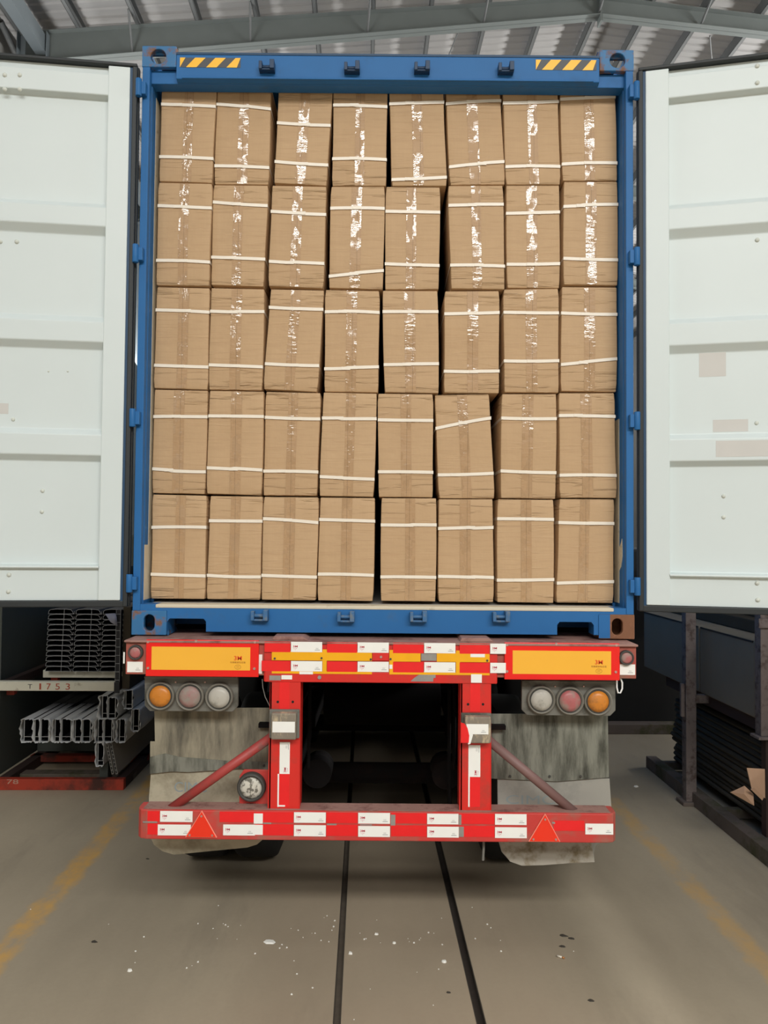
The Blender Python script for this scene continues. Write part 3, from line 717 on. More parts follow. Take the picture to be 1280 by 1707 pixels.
def carton(r, c, q):
    tlx, trx, blx, brx, tyl, tyr, byl, byr, straps = q
    rnd = random.Random(r * 17 + c * 5 + 1)
    Yf = 0.113 + rnd.uniform(-0.006, 0.007); D = 0.42
    TL, TR, BL, BR = W(tlx, tyl, Yf), W(trx, tyr, Yf), W(blx, byl, Yf), W(brx, byr, Yf)
    e_ = 0.0009
    TL = (TL[0] + e_, TL[1] - e_); TR = (TR[0] - e_, TR[1] - e_); BL = (BL[0] + e_, BL[1] + e_); BR = (BR[0] - e_, BR[1] + e_)
    cx = (BL[0] + BR[0]) / 2; zb = min(BL[1], BR[1])
    fl = SPECIAL.get((r, c), ['taped brown carton with two white straps', 'brown carton bound with two white straps', 'plain brown carton with white straps', 'brown strapped carton with crushed edges', 'brown strapped carton with smooth face'][r])
    lab = '%s, %s from left in the %s row' % (fl, COLN[c], ROWN[r])
    e = empty('cardboard_carton', (cx, Yf, zb), lab, 'cardboard box', 'strapped cartons filling the container')
    # body: bilinear front/back plus sides, softly bulged
    nu, nv = 8, 12; b = MB()
    g = 0.0012
    def F(u, v, y):
        x = (BL[0] * (1 - u) + BR[0] * u) * (1 - v) + (TL[0] * (1 - u) + TR[0] * u) * v
        z = (BL[1] * (1 - u) + BR[1] * u) * (1 - v) + (TL[1] * (1 - u) + TR[1] * u) * v
        return Vector((x, y, z))
    ph = [rnd.uniform(0, 6.28) for _ in range(6)]
    def bul(u, v):
        w = (4 * u * (1 - u)) * (4 * v * (1 - v))
        return -0.004 * w * (0.6 + 0.6 * math.sin(3 * u + ph[0]) * math.sin(4 * v + ph[1])) + 0.0015 * math.sin(9 * v + ph[2])
    vs_ = []; fs = []
    for k in range(2):
        for j in range(nv + 1):
            for i in range(nu + 1):
                u, v = i / nu, j / nv
                p = F(u, v, Yf + bul(u, v) if k == 0 else Yf + D)
                # side edges bow a little
                p.x += 0.0016 * math.sin(5 * v + ph[3]) * (2 * u - 1) if 0 < j < nv else 0
                if i in (0, nu) and j in (0, nv): p.x += (0.003 if i == 0 else -0.003)
                vs_.append(p)
    n1 = (nu + 1) * (nv + 1)
    idx = lambda k, i, j: k * n1 + j * (nu + 1) + i
    for j in range(nv):
        for i in range(nu):
            fs.append((idx(0, i, j), idx(0, i + 1, j), idx(0, i + 1, j + 1), idx(0, i, j + 1)))
            fs.append((idx(1, i, j), idx(1, i, j + 1), idx(1, i + 1, j + 1), idx(1, i + 1, j)))
    for j in range(nv):
        fs.append((idx(0, 0, j), idx(0, 0, j + 1), idx(1, 0, j + 1), idx(1, 0, j))); fs.append((idx(0, nu, j), idx(1, nu, j), idx(1, nu, j + 1), idx(0, nu, j + 1)))
    for i in range(nu):
        fs.append((idx(0, i, 0), idx(1, i, 0), idx(1, i + 1, 0), idx(0, i + 1, 0))); fs.append((idx(0, i, nv), idx(0, i + 1, nv), idx(1, i + 1, nv), idx(1, i, nv)))
    b.add(vs_, fs, 0, True)
    ob = b.build('body', M_carton, parent=e, bevel=0.0035, seg=2)
    # tape strip down the middle of the front, following the bulge
    uc = 0.5 + rnd.uniform(-0.035, 0.03); hw = 0.092 + rnd.uniform(-0.008, 0.01); b = MB(); pts = []
    N = 26
    for j in range(N + 1):
        v = 0.005 + 0.99 * j / N
        for s_ in (-1, -0.33, 0.33, 1):
            u = uc + s_ * hw + 0.006 * math.sin(2 * v + ph[4])
            pts.append(F(u, v, Yf + bul(u, v) - 0.0016))
    b.add(pts, [(j * 4 + i, j * 4 + i + 1, (j + 1) * 4 + i + 1, (j + 1) * 4 + i) for j in range(N) for i in range(3)], 0, True)
    b.build('packing_tape', M_tape, parent=e, fixn=False)
    # straps
    for si, (yl, yr) in enumerate(straps):
        zl, zr = WZ((tlx + blx) / 2, yl, Yf), WZ((trx + brx) / 2, yr, Yf)
        hh = 0.0078; b = MB(); top = []; 
        n = 14; lap = rnd.uniform(0.3, 0.6); jog = rnd.uniform(-0.004, 0.004) if rnd.random() < 0.5 else 0
        sag = rnd.uniform(-0.003, 0.003)
        prev = None; P_ = []
        zmean = (zl + zr) / 2
        v0 = (zmean - (BL[1] + BR[1]) / 2) / ((TL[1] + TR[1]) / 2 - (BL[1] + BR[1]) / 2)
        P_.append((F(0, v0, 0).x - 0.0012, Yf + D * 0.9, zl)); P_.append((F(0, v0, 0).x - 0.0012, Yf + 0.004, zl))
        for i in range(n + 1):
            u = i / n
            z = zl * (1 - u) + zr * u + sag * 4 * u * (1 - u) + (jog if u > lap else 0)
            P_.append((F(u, v0, 0).x + (-0.001 if i == 0 else 0.001 if i == n else 0), Yf + bul(u, v0) - 0.0042, z))
        P_.append((F(1, v0, 0).x + 0.0012, Yf + 0.004, zr)); P_.append((F(1, v0, 0).x + 0.0012, Yf + D * 0.9, zr))
        vv = []
        for p in P_: vv += [(p[0], p[1], p[2] - hh), (p[0], p[1], p[2] + hh)]
        b.add(vv, [(2 * i, 2 * i + 2, 2 * i + 3, 2 * i + 1) for i in range(len(P_) - 1)], 0, False)
        # overlap seal in the middle
        xs_ = F(lap, v0, 0).x; zz_ = zl * (1 - lap) + zr * lap + sag
        b.box(xs_ - 0.022, xs_ + 0.022, Yf + bul(lap, v0) - 0.0062, Yf + bul(lap, v0) - 0.0045, zz_ - hh * 0.95, zz_ + hh * 0.95)
        b.build('strap', M_strap, parent=e, solid=0.0008, fixn=False)
for r in range(5):
    for c in range(8): carton(r, c, BX[r][c])

# ================================================================== THE TRAILER
YT = -0.14
TR = empty('semi_trailer', (0, 0.4, 0), 'red flatbed semi trailer rear with reflective tape carrying the blue container', 'trailer')
def sticker(par, xa, ya, xb, yb, Y, vert=False, plain=False, logo=True, mark=True, skew=0.0):
    x0, x1, z0, z1 = rect(xa, ya, xb, yb, Y); w, h = x1 - x0, z1 - z0
    b = MB(); th = 0.0012; y = Y - th
    b.prism([(x0, z0), (x1 + skew, z0), (x1, z1), (x0, z1)], y, Y, m=0)
    yi = y - 0.0005
    if not plain:
        if not vert:
            k = min(h / 0.05, 1.0)
            if logo:
                b.text('3M', x0 + 0.020, z0 + h * 0.55, yi, h * 0.20, 1, w=0.022)
                b.text('反光膜', x0 + 0.020, z0 + h * 0.35, yi, 0.004, 2, w=0.018)
                b.text('▽', x0 + 0.020, z0 + h * 0.22, yi, 0.005, 2)
            if mark:
                b.text('CCC', x1 - 0.023, z0 + h * 0.36, yi, h * 0.11, 3, w=0.012)
                b.box(x1 - 0.034, x1 - 0.010, yi, y, z0 + h * 0.19, z0 + h * 0.225, 3)
        else:
            b.text('3M', x0 + w * 0.55, z0 + 0.018, yi, w * 0.22, 1, w=0.022, rot=R(90))
            b.text('反光膜', x0 + w * 0.78, z0 + 0.018, yi, 0.004, 2, w=0.018, rot=R(90))
            b.text('CCC', x0 + w * 0.66, z1 - 0.022, yi, 0.007, 3, w=0.012, rot=R(90)); b.box(x0 + w * 0.84, x0 + w * 0.87, yi, y, z1 - 0.034, z1 - 0.010, 3)
    return b.build('reflective_sticker', [M_stick, M_inkred, M_inkpink, M_inkgrey], parent=par, fixn=False)
def tape(par, xa, ya, xb, yb, Y, mat, name='reflective_tape'):
    x0, x1, z0, z1 = rect(xa, ya, xb, yb, Y); b = MB(); b.box(x0, x1, Y - 0.001, Y, z0, z1); return b.build(name, mat, parent=par)
def boltp(par, px, py, Y, r=0.008, mat=None, name='bolt'):
    x, z = W(px, py, Y); b = MB(); b.cyl((x, Y - 0.005, z), (x, Y, z), r, 8); return b.build(name, mat or M_bolt, parent=par)
def sh(x): return 0.0087 * (x - 485)      # the photographed roll, px

# rear beam: top flange, web
bx0, bx1 = WX(207, 1095, YT), WX(1063, 1105, YT)
ztb = ZB - 0.006
b = MB(); b.box(bx0, bx1, YT - 0.008, 0.30, ztb - 0.010, ztb); lipm = part(b, 'deck_edge', M_lip, TR, 0.003)
for xa, xb in ((452, 505), (768, 818)):     # wear plates the container sits on
    x0, x1 = WX(xa, 1062, YT + 0.02), WX(xb, 1062, YT + 0.02)
    b = MB(); b.prism([(x0, ztb), (x1 + 0.02, ztb), (x1 - 0.005, ztb + 0.016), (x0 + 0.008, ztb + 0.016)], YT + 0.05, 0.25); part(b, 'wear_plate', M_lip, TR, 0.002)
zbo = WZ(640, 1127, YT)
b = MB(); b.box(bx0 + 0.004, bx1 - 0.004, YT + 0.010, YT + 0.16, zbo - 0.004, ztb - 0.010); beam = part(b, 'rear_beam', M_beam, TR, 0.003)
b = MB(); x0, x1, z0, z1 = rect(440, 1070, 829, 1138, YT); b.box(x0, x1, YT, YT + 0.05, z0, ztb - 0.011)
b.box(x0 + 0.005, x1 - 0.003, YT - 0.006, YT, z0, z0 + 0.05); cen = part(b, 'centre_plate', M_red, TR, 0.003)
# tape rows on the centre plate
Yc = YT - 0.0068
for row, (ya, yb) in enumerate(((1070, 1087), (1102, 1119))):
    for xa, xb in ((428, 484), (545, 595), (655, 706), (766, 816)):
        xa2 = max(xa, 441) if row == 0 else max(xa, 436)
        tape(cen, xa2, ya + sh(xa), xb, yb + sh(xb), Yc, M_redtape)
    for xa, xb in ((485, 537), (596, 648), (707, 759), (817, 843)):
        sticker(cen, xa, ya + sh(xa), xb, yb + sh(xa), Yc - 0.001, mark=(xb < 800))
for xa, xb in ((453, 620), (649, 701), (728, 816)): tape(cen, xa, 1086 + sh(xa), xb, 1101.5 + sh(xa), Yc + 0.0002, M_ytape)
tape(cen, 621, 1088, 648, 1101, Yc + 0.0002, M_red)
for xa, xb in ((453, 620), (649, 816)): tape(cen, xa, 1119 + sh(xa), xb, 1123.5 + sh(xa), Yc + 0.0002, M_ytape)
for xa in (537.5, 649, 760): tape(cen, xa, 1082 + sh(xa), xa + 7, 1121 + sh(xa), Yc + 0.0004, M_ytape)
tape(cen, 702, 1089.5, 727.5, 1101.5, Yc + 0.0003, M_scrape, 'scraped_patch'); tape(cen, 703, 1119.5, 726, 1130, Yc + 0.0003, M_scrape, 'scraped_patch')
x0, x1, z0, z1 = rect(684, 1120, 722, 1136, Yc); b = MB(); b.prism([(x0, z0), (x1, z0), (x1 + 0.004, z1), (x0 + 0.06, z1), (x0 + 0.02, z0 + 0.018)], Yc - 0.0006, Yc); b.build('scraped_patch', M_scrape, parent=cen)
tape(cen, 784, 1090, 808, 1095.5, Yc - 0.0005, M_stick, 'sticker_scrap'); tape(cen, 499, 1119.5, 521.5, 1124, Yc - 0.0012, M_stick, 'sticker_scrap')
tape(cen, 469, 1125.5, 487, 1132.5, YT - 0.0075, M_stick, 'sticker_scrap'); tape(cen, 449, 1126, 468, 1134, YT - 0.0068, M_scrape, 'scraped_patch')
tape(cen, 649, 1108, 654, 1115, Yc - 0.0003, M_stick, 'sticker_scrap')
sticker(cen, 785, 1124, 803, 1138, YT - 0.0068, plain=True)
for px, py in ((532.5, 1129), (458, 1097.5), (536, 1097), (618, 1099), (651, 1098.5), (812, 1101)): boltp(cen, px, py, Yc - 0.0003, 0.005 if px != 532.5 else 0.009, M_ring if px != 532.5 else M_scrape)
boltp(cen, 635, 1095, Yc - 0.0008, 0.006)
# the two yellow reflector boards
for (xa, ya, xb, yb, ia, ja, ib, jb) in ((243, 1067, 431, 1128, 252.5, 1078.5, 417, 1117), (841, 1072, 1033, 1133.5, 854.5, 1085, 1018.5, 1124)):
    Yp = YT - 0.004
    x0, x1, z0, z1 = rect(xa, ya, xb, yb, Yp); b = MB(); b.box(x0, x1, Yp, YT + 0.012, z0, z1); rp = part(b, 'reflector_board', M_redbright, TR, 0.002)
    x0, x1, z0, z1 = rect(ia, ja, ib, jb, Yp - 0.001); b = MB(); b.box(x0, x1, Yp - 0.0012, Yp, z0, z1, 0)
    w, h = x1 - x0, z1 - z0
    tx = x1 - 0.057
    b.text('3M', tx, z0 + h * 0.53, Yp - 0.002, 0.020, 1, w=0.036); 
    b.text('车辆尾部标志板', tx, z0 + h * 0.345, Yp - 0.002, 0.009, 2, w=0.072)
    b.text('CCC', tx, z0 + h * 0.15, Yp - 0.002, 0.008, 2, w=0.014)
    seg = 20   # oval round the mark
    oo = [(tx + 0.0150 * math.cos(2 * math.pi * i / seg), z0 + h * 0.15 + 0.0105 * math.sin(2 * math.pi * i / seg)) for i in range(seg)]; ii = [(tx + 0.0138 * math.cos(2 * math.pi * i / seg), z0 + h * 0.15 + 0.0092 * math.sin(2 * math.pi * i / seg)) for i in range(seg)]
    b.add([(p[0], Yp - 0.002, p[1]) for p in oo + ii], [(i, (i + 1) % seg, seg + (i + 1) % seg, seg + i) for i in range(seg)], 2)
    b.build('yellow_sheet', [M_yellow, M_inkred2, M_inkbrown], parent=rp, fixn=False)
    w_ = xb - xa
    for px, py in ((xa + 4, ya + 2.5), (xa + w_ / 2 - 10, ya + 1), (xb - 6, ya + 3), (xa + 4, yb - 15), (xb - 7, yb - 14)): boltp(rp, px, py + 0.5, Yp, 0.006)
sticker(beam, 429, 1091, 437, 1123, YT + 0.010 - 0.0005, plain=True)
sticker(beam, 212, 1103, 238, 1120.5, YT + 0.0095, logo=False); sticker(beam, 1033, 1107.5, 1058.5, 1125, YT + 0.0095, logo=False)
sticker(beam, 205.5, 1087, 208, 1106, YT + 0.0095, plain=True)
def lamp(par, px, py, Y, rpx, mats, out=0.03, name='marker_lamp', sc=356.0):
    x, z = W(px, py, Y); r = rpx / sc
    b = MB(); b.lathe([(r, 0), (r, -out * 0.6), (r * 0.93, -out), (r * 0.78, -out), (r * 0.76, -out * 0.55)], x, z, Y, 36)
    o = b.build(name, mats[0], parent=par)
    b = MB(); b.lathe([(r * 0.77, -out * 0.4), (r * 0.76, -out * 0.75), (r * 0.5, -out * 0.95), (0.001, -out * 1.0)], x, z, Y, 36)
    b.build('lens', mats[1], parent=o); return o
lamp(TR, 227, 1087, YT + 0.01, 12.5, (M_ring, M_lensred), 0.02)
lamp(TR, 1043, 1096, YT + 0.01, 12.5, (M_ring, M_lensred), 0.02)
# tail lamp brackets with three lamps
YB = YT + 0.09
def lampbar(xa, ya, xb, yb, cs):
    x0, x1, z0, z1 = rect(xa, ya, xb, yb, YB); c = 0.026
    b = MB(); b.prism([(x0, z1), (x0, z0 + c), (x0 + c, z0), (x1 - c, z0), (x1, z0 + c), (x1, z1)], YB, YB + 0.02)
    b.box(x0, x1, YB - 0.012, YB, z1 - 0.012, z1)
    br = part(b, 'lamp_bracket', M_bracket, TR, 0.003)
    for px, py, mt in cs:
        x, z = W(px, py, YB); r = 23 / 343.0
        b = MB(); b.lathe([(r, 0.0), (r, -0.02), (r * 0.93, -0.028), (r * 0.90, -0.028), (r * 0.84, -0.016), (r * 0.80, -0.016)], x, z, YB, 40)
        o = b.build('lamp_housing', M_ringl, parent=br)
        b = MB(); b.lathe([(r * 0.82, -0.010), (r * 0.80, -0.024), (r * 0.76, -0.024), (r * 0.75, -0.016)], x, z, YB, 40); b.build('rim', M_ring, parent=br)
        b = MB(); b.lathe([(r * 0.76, -0.012), (r * 0.74, -0.024), (r * 0.45, -0.031), (0.001, -0.034)], x, z, YB, 40); b.build('lens', mt, parent=br)
    for px in (cs[0][0] + 24, cs[1][0] + 24): boltp(br, px, ya + 10, YB, 0.004)
lampbar(241, 1127, 397, 1186, ((269, 1159, M_orange), (318, 1160, M_lensredl), (366.5, 1161, M_lenswhite)))
lampbar(869.5, 1134, 1026, 1193, ((901, 1165.5, M_lenswhite), (948.5, 1167, M_lensred), (995, 1168, M_orange)))
# uprights
YU = YT - 0.002
upr = []
for i, (ta, tb, ba, bb, y0, y1) in enumerate(((450, 501, 447, 499, 1136, 1350), (768, 819, 766, 817.5, 1138, 1353))):
    x0, x1 = (WX(ta, 1140, YU) + WX(ba, 1345, YU)) / 2, (WX(tb, 1140, YU) + WX(bb, 1345, YU)) / 2
    z1, z0 = WZ((ta + tb) / 2, y0, YU), WZ((ta + tb) / 2, y1, YU)
    b = MB(); b.box(x0, x1, YU, YU + 0.012, z0, z1); b.box(x0, x0 + 0.012, YU, YU + 0.11, z0, z1 + 0.02); b.box(x1 - 0.012, x1, YU, YU + 0.11, z0, z1 + 0.02)
    u = part(b, 'upright', M_red, TR, 0.003); upr.append((u, x0, x1))
    m = (x0 + x1) / 2
    b = MB(); b.box(m - 0.026, m + 0.020, YU - 0.001, YU, WZ(ta, 1186, YU), z1); b.build('reflective_tape', M_redtape, parent=u)
    for px in ((463, 488) if i == 0 else (780, 805)):
        x, z = W(px, 1170 if i == 0 else 1174, YU); b = MB(); b.cyl((x, YU - 0.0015, z), (x, YU + 0.0005, z), 0.006, 10); b.build('bolt_hole', M_black, parent=u)
    # rubber buffer block
    rx = (453, 1187, 494.5, 1231) if i == 0 else (774, 1193, 817, 1237)
    a0, a1, c0, c1 = rect(*rx, YU - 0.03); 
    b = MB(); b.box(a0, a1, YU - 0.055, YU, c0, c1); bl = part(b, 'buffer_block', M_block, TR, 0.006)
    b = MB(); b.box(x0 + 0.002, x1 - 0.002, YU - 0.02, YU, c0 - 0.002, c1 + 0.008); b.build('backing_plate', M_bracket, parent=bl, bevel=0.003)
    if i == 0: sticker(bl, 454, 1203, 491.5, 1221, YU - 0.0565, logo=False, mark=False)
    else:
        sticker(bl, 779, 1207, 814, 1224, YU - 0.0565, logo=False)
        q = [W(px, py, YU - 0.0565) for px, py in ((777, 1207), (788, 1207), (788, 1226), (784, 1240), (780, 1241), (781, 1224))]
        b = MB(); b.prism(q, YU - 0.058, YU - 0.0565); b.build('sticker_curl', M_stick, parent=bl)
        q = [W(px, py, YU - 0.056) for px, py in ((768, 1204), (774, 1206), (779, 1213), (782, 1226), (781, 1238), (768, 1238))]
        b = MB(); b.prism(q, YU - 0.0595, YU - 0.0575); b.build('peeled_tape', M_redtape, parent=bl)
    # upright sticker and red tape below
    if i == 0:
        sticker(u, 466, 1237, 483, 1290, YU, vert=True); tape(u, 465, 1290, 482, 1345, YU, M_redtape)
        tape(u, 462.5, 1290, 465, 1345, YU - 0.0003, M_stick, 'torn_edge'); tape(u, 463, 1342, 475, 1344.5, YU - 0.0014, M_stick, 'torn_edge')
    else:
        sticker(u, 783, 1242, 800.5, 1295, YU, vert=True); tape(u, 783, 1295.5, 800, 1345, YU, M_redtape); tape(u, 780.5, 1242, 783, 1345, YU - 0.0003, M_stick, 'torn_edge')
# underrun bar, rounded ends
YBAR = YT - 0.03
x0, x1 = WX(226, 1370, YBAR), WX(1030, 1380, YBAR); zt = WZ(640, 1353.5, YBAR); zb = WZ(640, 1402.5, YBAR)
def barprof():
    pts = [(x0 + 0.05, YBAR), (x1 - 0.05, YBAR), (x1 - 0.02, YBAR + 0.008), (x1 - 0.004, YBAR + 0.028), (x1, YBAR + 0.055), (x1, YBAR + 0.11), (x0, YBAR + 0.11), (x0, YBAR + 0.055), (x0 + 0.006, YBAR + 0.028), (x0 + 0.022, YBAR + 0.008)]
    return pts
b = MB(); b.prism(barprof(), zb, zt, 'z'); bar = part(b, 'underrun_bar', M_reddirty, TR, 0.006, seg=3)
b = MB(); b.box(x0 + 0.03, x1 - 0.03, YBAR + 0.012, YBAR + 0.108, zt - 0.001, zt + 0.0015); b.build('dusty_top', M_lip, parent=bar)
Yk = YBAR - 0.0004
sb = lambda x: 0.0075 * (x - 490)
for xa, xb, rows in ((230, 266, 3), (425, 489, 3), (544, 596, 3), (652, 711, 3), (766, 824, 3), (366, 424, 1), (923, 974, 4)):
    for rr in (1, 2):
        if rows == 4 and rr == 2: continue
        if not rows & rr and rows != 4: continue
        ya, yb = ((1354, 1371.5) if rr == 1 else (1374.5, 1393)) if rows != 4 else (1368, 1385)
        o = sb(xa) if rows != 4 else 0.0
        if xa == 230: tape(bar, 246, ya + o, xb, yb + o, Yk, M_redtape)
        else: tape(bar, xa, ya + o, xb, yb + o, Yk, M_redtape)
for xa, ya, xb, yb in ((267, 1352, 321, 1370), (263, 1374.5, 318, 1392.5), (372, 1374.5, 425, 1392.5), (490, 1354, 543, 1371.5), (490, 1375.5, 543, 1394), (597, 1355, 650, 1373), (597, 1377, 650, 1395), (712, 1356.5, 764, 1374), (712, 1378, 764.5, 1396), (825, 1357, 877.5, 1375), (825, 1379, 878, 1397), (975.5, 1373, 1022, 1391)):
    sticker(bar, xa, ya, xb, yb, Yk - 0.001)
for xa, ya, xb, yb in ((423, 1356, 438, 1373), (425, 1375, 438, 1391.5)): 
    sticker(bar, xa, ya, xb, yb, Yk - 0.0008, mark=False, logo=False)
for xa, ya, xb, yb in ((651, 1358, 659, 1376), (764.5, 1358, 769, 1375), (765, 1378, 773, 1395), (238, 1369, 262, 1371.5), (439, 1371, 452, 1373.5), (920, 1370, 925, 1373), (545, 1373, 561, 1375.5), (600, 1374.2, 620, 1376)): tape(bar, xa, ya, xb, yb, Yk - 0.0002, M_scrape, 'scraped_patch')
# warning triangles
for ax, ay, bx, by, cx, cy in ((337, 1350, 309, 1395, 362.5, 1395.5), (908, 1355, 880, 1402, 933.5, 1402.5)):
    A, B_, C = W(ax, ay, YBAR), W(bx, by, YBAR), W(cx, cy, YBAR); G = ((A[0] + B_[0] + C[0]) / 3, (A[1] + B_[1] + C[1]) / 3)
    b = MB(); b.prism([B_, C, A], YBAR - 0.009, YBAR - 0.001); t = part(b, 'warning_triangle', M_triedge, TR, 0.002)
    s_ = lambda P, k: (G[0] + (P[0] - G[0]) * k, G[1] + (P[1] - G[1]) * k)
    b = MB(); b.prism([s_(B_, 0.93), s_(C, 0.93), s_(A, 0.93)], YBAR - 0.0105, YBAR - 0.009); b.build('reflector_face', M_triangle, parent=t)
    for P in (A, B_, C):
        q = s_(P, 0.70); b = MB(); b.cyl((q[0], YBAR - 0.014, q[1]), (q[0], YBAR - 0.010, q[1]), 0.005, 8); b.build('screw', M_bolt, parent=t)
# diagonal braces (from behind the uprights down to the bar)
for (xa, ya), (xb, yb), mt in (((282, 1350), (456, 1226), M_brace), ((812, 1232), (960, 1356), M_braced)):
    a = W(xa, ya, YT + 0.03); c = W(xb, yb, YT + 0.03)
    b = MB(); b.cyl((a[0], YT + 0.03, a[1]), (c[0], YT + 0.03, c[1]), 0.0215, 20); part(b, 'brace', mt, TR)
# mud flaps
YF = YT + 0.20
def flap(pts, mats, y, th=0.006, name='mud_flap', bow=0.0):
    q = [W(px, py, y) for px, py in pts]; b = MB(); b.prism(q, y, y + th); return part(b, name, mats, TR, 0.0015)
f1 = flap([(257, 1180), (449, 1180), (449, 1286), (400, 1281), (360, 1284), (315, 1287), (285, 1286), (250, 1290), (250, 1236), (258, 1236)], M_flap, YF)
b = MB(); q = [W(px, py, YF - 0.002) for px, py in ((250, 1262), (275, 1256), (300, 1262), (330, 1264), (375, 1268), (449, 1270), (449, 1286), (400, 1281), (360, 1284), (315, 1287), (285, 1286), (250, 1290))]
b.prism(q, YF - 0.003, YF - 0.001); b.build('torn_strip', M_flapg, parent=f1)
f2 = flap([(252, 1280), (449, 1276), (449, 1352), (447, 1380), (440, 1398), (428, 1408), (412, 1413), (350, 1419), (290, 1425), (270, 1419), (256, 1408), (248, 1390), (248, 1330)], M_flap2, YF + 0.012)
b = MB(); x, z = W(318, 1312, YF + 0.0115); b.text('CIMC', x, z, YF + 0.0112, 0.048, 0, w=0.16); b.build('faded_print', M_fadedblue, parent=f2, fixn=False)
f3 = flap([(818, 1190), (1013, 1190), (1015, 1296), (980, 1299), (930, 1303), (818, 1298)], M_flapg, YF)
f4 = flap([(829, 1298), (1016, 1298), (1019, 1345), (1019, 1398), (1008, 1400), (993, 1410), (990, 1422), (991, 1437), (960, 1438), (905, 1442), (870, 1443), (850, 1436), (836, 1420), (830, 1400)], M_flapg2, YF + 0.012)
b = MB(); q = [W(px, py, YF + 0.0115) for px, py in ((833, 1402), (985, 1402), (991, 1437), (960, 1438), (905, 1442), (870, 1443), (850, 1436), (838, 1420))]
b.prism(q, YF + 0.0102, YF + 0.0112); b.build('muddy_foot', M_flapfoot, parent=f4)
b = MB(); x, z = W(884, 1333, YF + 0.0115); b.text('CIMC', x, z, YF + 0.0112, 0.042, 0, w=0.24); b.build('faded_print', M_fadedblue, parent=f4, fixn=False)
for px, py, f in ((381, 1276, f1), (440, 1276, f1), (850, 1294, f3), (916, 1294, f3), (968, 1294, f3)): boltp(f, px, py, YF - 0.003, 0.006, M_ring)
# fog lamp on its red plate, left
x0, x1, z0, z1 = rect(399, 1283, 447, 1346, YT + 0.06); b = MB(); b.prism([(x0, z0), (x1, z0), (x1, z1), (x0 + 0.02, z1), (x0, z1 - 0.03)], YT + 0.06, YT + 0.068); fp = part(b, 'fog_lamp_plate', M_reddirty, TR, 0.002)
lamp(fp, 420, 1310, YT + 0.06, 24, (M_ring, M_lensfog), 0.035, 'fog_lamp')
x, z = W(411, 1341, YT + 0.059); b = MB(); b.text('24V 21W', x, z, YT + 0.0592, 0.012, 0, w=0.11); b.build('stamped_text', M_ring, parent=fp, fixn=False)
# cables
a = [W(px, py, YT + 0.02) for px, py in ((437, 1132), (438, 1146), (442, 1162), (451, 1180))]
b = MB(); b.tube([(p[0], YT + 0.02, p[1]) for p in a], 0.0022, 6); part(b, 'cable', M_wire, TR)
a = [W(px, py, YT + 0.03) for px, py in ((1028, 1132), (1028, 1146), (1030, 1155), (1034, 1155), (1037, 1148), (1037, 1138), (1034, 1130))]
b = MB(); b.tube([(p[0], YT + 0.03, p[1]) for p in a], 0.004, 6); part(b, 'cord_loop', M_film, TR)
a = [W(px, py, YT + 0.06) for px, py in ((806, 1392), (806, 1414), (805, 1434))]
b = MB(); b.tube([(p[0], YT + 0.06, p[1]) for p in a], 0.006, 8); part(b, 'drain_pipe', M_wire, TR)
# chassis under the deck
for sx in (-1, 1):
    b = MB(); x = sx * 0.52
    b.box(x - 0.08, x + 0.08, 0.02, 11.6, ztb - 0.44, ztb - 0.42); b.box(x - 0.008, x + 0.008, 0.02, 11.6, ztb - 0.42, ztb - 0.05); b.box(x - 0.08, x + 0.08, 0.02, 11.6, ztb - 0.06, ztb - 0.04); part(b, 'chassis_rail', M_chassis, TR)
for i in range(9):
    b = MB(); y = 0.35 + i * 1.35; b.box(-1.18, 1.18, y, y + 0.08, ztb - 0.12, ztb - 0.022); part(b, 'cross_bearer', M_chassis, TR)
for sx in (-1, 1):
    b = MB(); b.box(min(sx * 1.18, sx * 1.20), max(sx * 1.18, sx * 1.20), 0.3, 12.0, ztb - 0.2, ztb - 0.022); part(b, 'side_rail', M_chassis, TR)
WR = 0.50
for ay in (1.25, 2.56, 3.87):
    b = MB(); b.cyl((-0.95, ay, WR), (0.95, ay, WR), 0.065, 16); b.box(-0.62, -0.50, ay - 0.5, ay + 0.5, WR + 0.08, WR + 0.2); b.box(0.50, 0.62, ay - 0.5, ay + 0.5, WR + 0.08, WR + 0.2); part(b, 'axle', M_chassis, TR)
    for sx in (-1, 1):
        for xo in (0.76, 1.08):
            c = sx * xo; b = MB(); prof = [(0.28, -0.13), (0.44, -0.135), (0.49, -0.115), (WR, -0.085), (WR, 0.085), (0.49, 0.115), (0.44, 0.135), (0.28, 0.13)]
            seg = 36; n = len(prof); vv = []
            for i in range(seg):
                t = 2 * math.pi * i / seg
                for r_, dx in prof: vv.append((c + dx, ay + r_ * math.cos(t), WR + r_ * math.sin(t)))
            b.add(vv, [(i * n + k2, i * n + k2 + 1, ((i + 1) % seg) * n + k2 + 1, ((i + 1) % seg) * n + k2) for i in range(seg) for k2 in range(n - 1)], 0, True)
            b.cyl((c - 0.1, ay, WR), (c + 0.1, ay, WR), 0.285, 24); part(b, 'wheel', M_tyre, TR)
for sx in (-1, 1):
    b = MB(); b.box(min(sx * 1.16, sx * 1.19), max(sx * 1.16, sx * 1.19), 4.6, 12.0, 0.22, 1.30); part(b, 'side_light_block', M_chassis, TR)  # unseen panels added to keep side light out from under the deck
b = MB(); b.box(-1.1, 1.1, 9.6, 9.9, 0.02, ztb - 0.45); b.box(-0.9, 0.9, 9.9, 10.3, 0.5, ztb - 0.45); part(b, 'front_light_block', M_chassis, TR)  # unseen wide box, added to stop light entering from the front end
b = MB(); b.box(-0.35, 0.35, 4.9, 7.4, 0.55, ztb - 0.45); part(b, 'spare_wheel_carrier', M_chassis, TR)
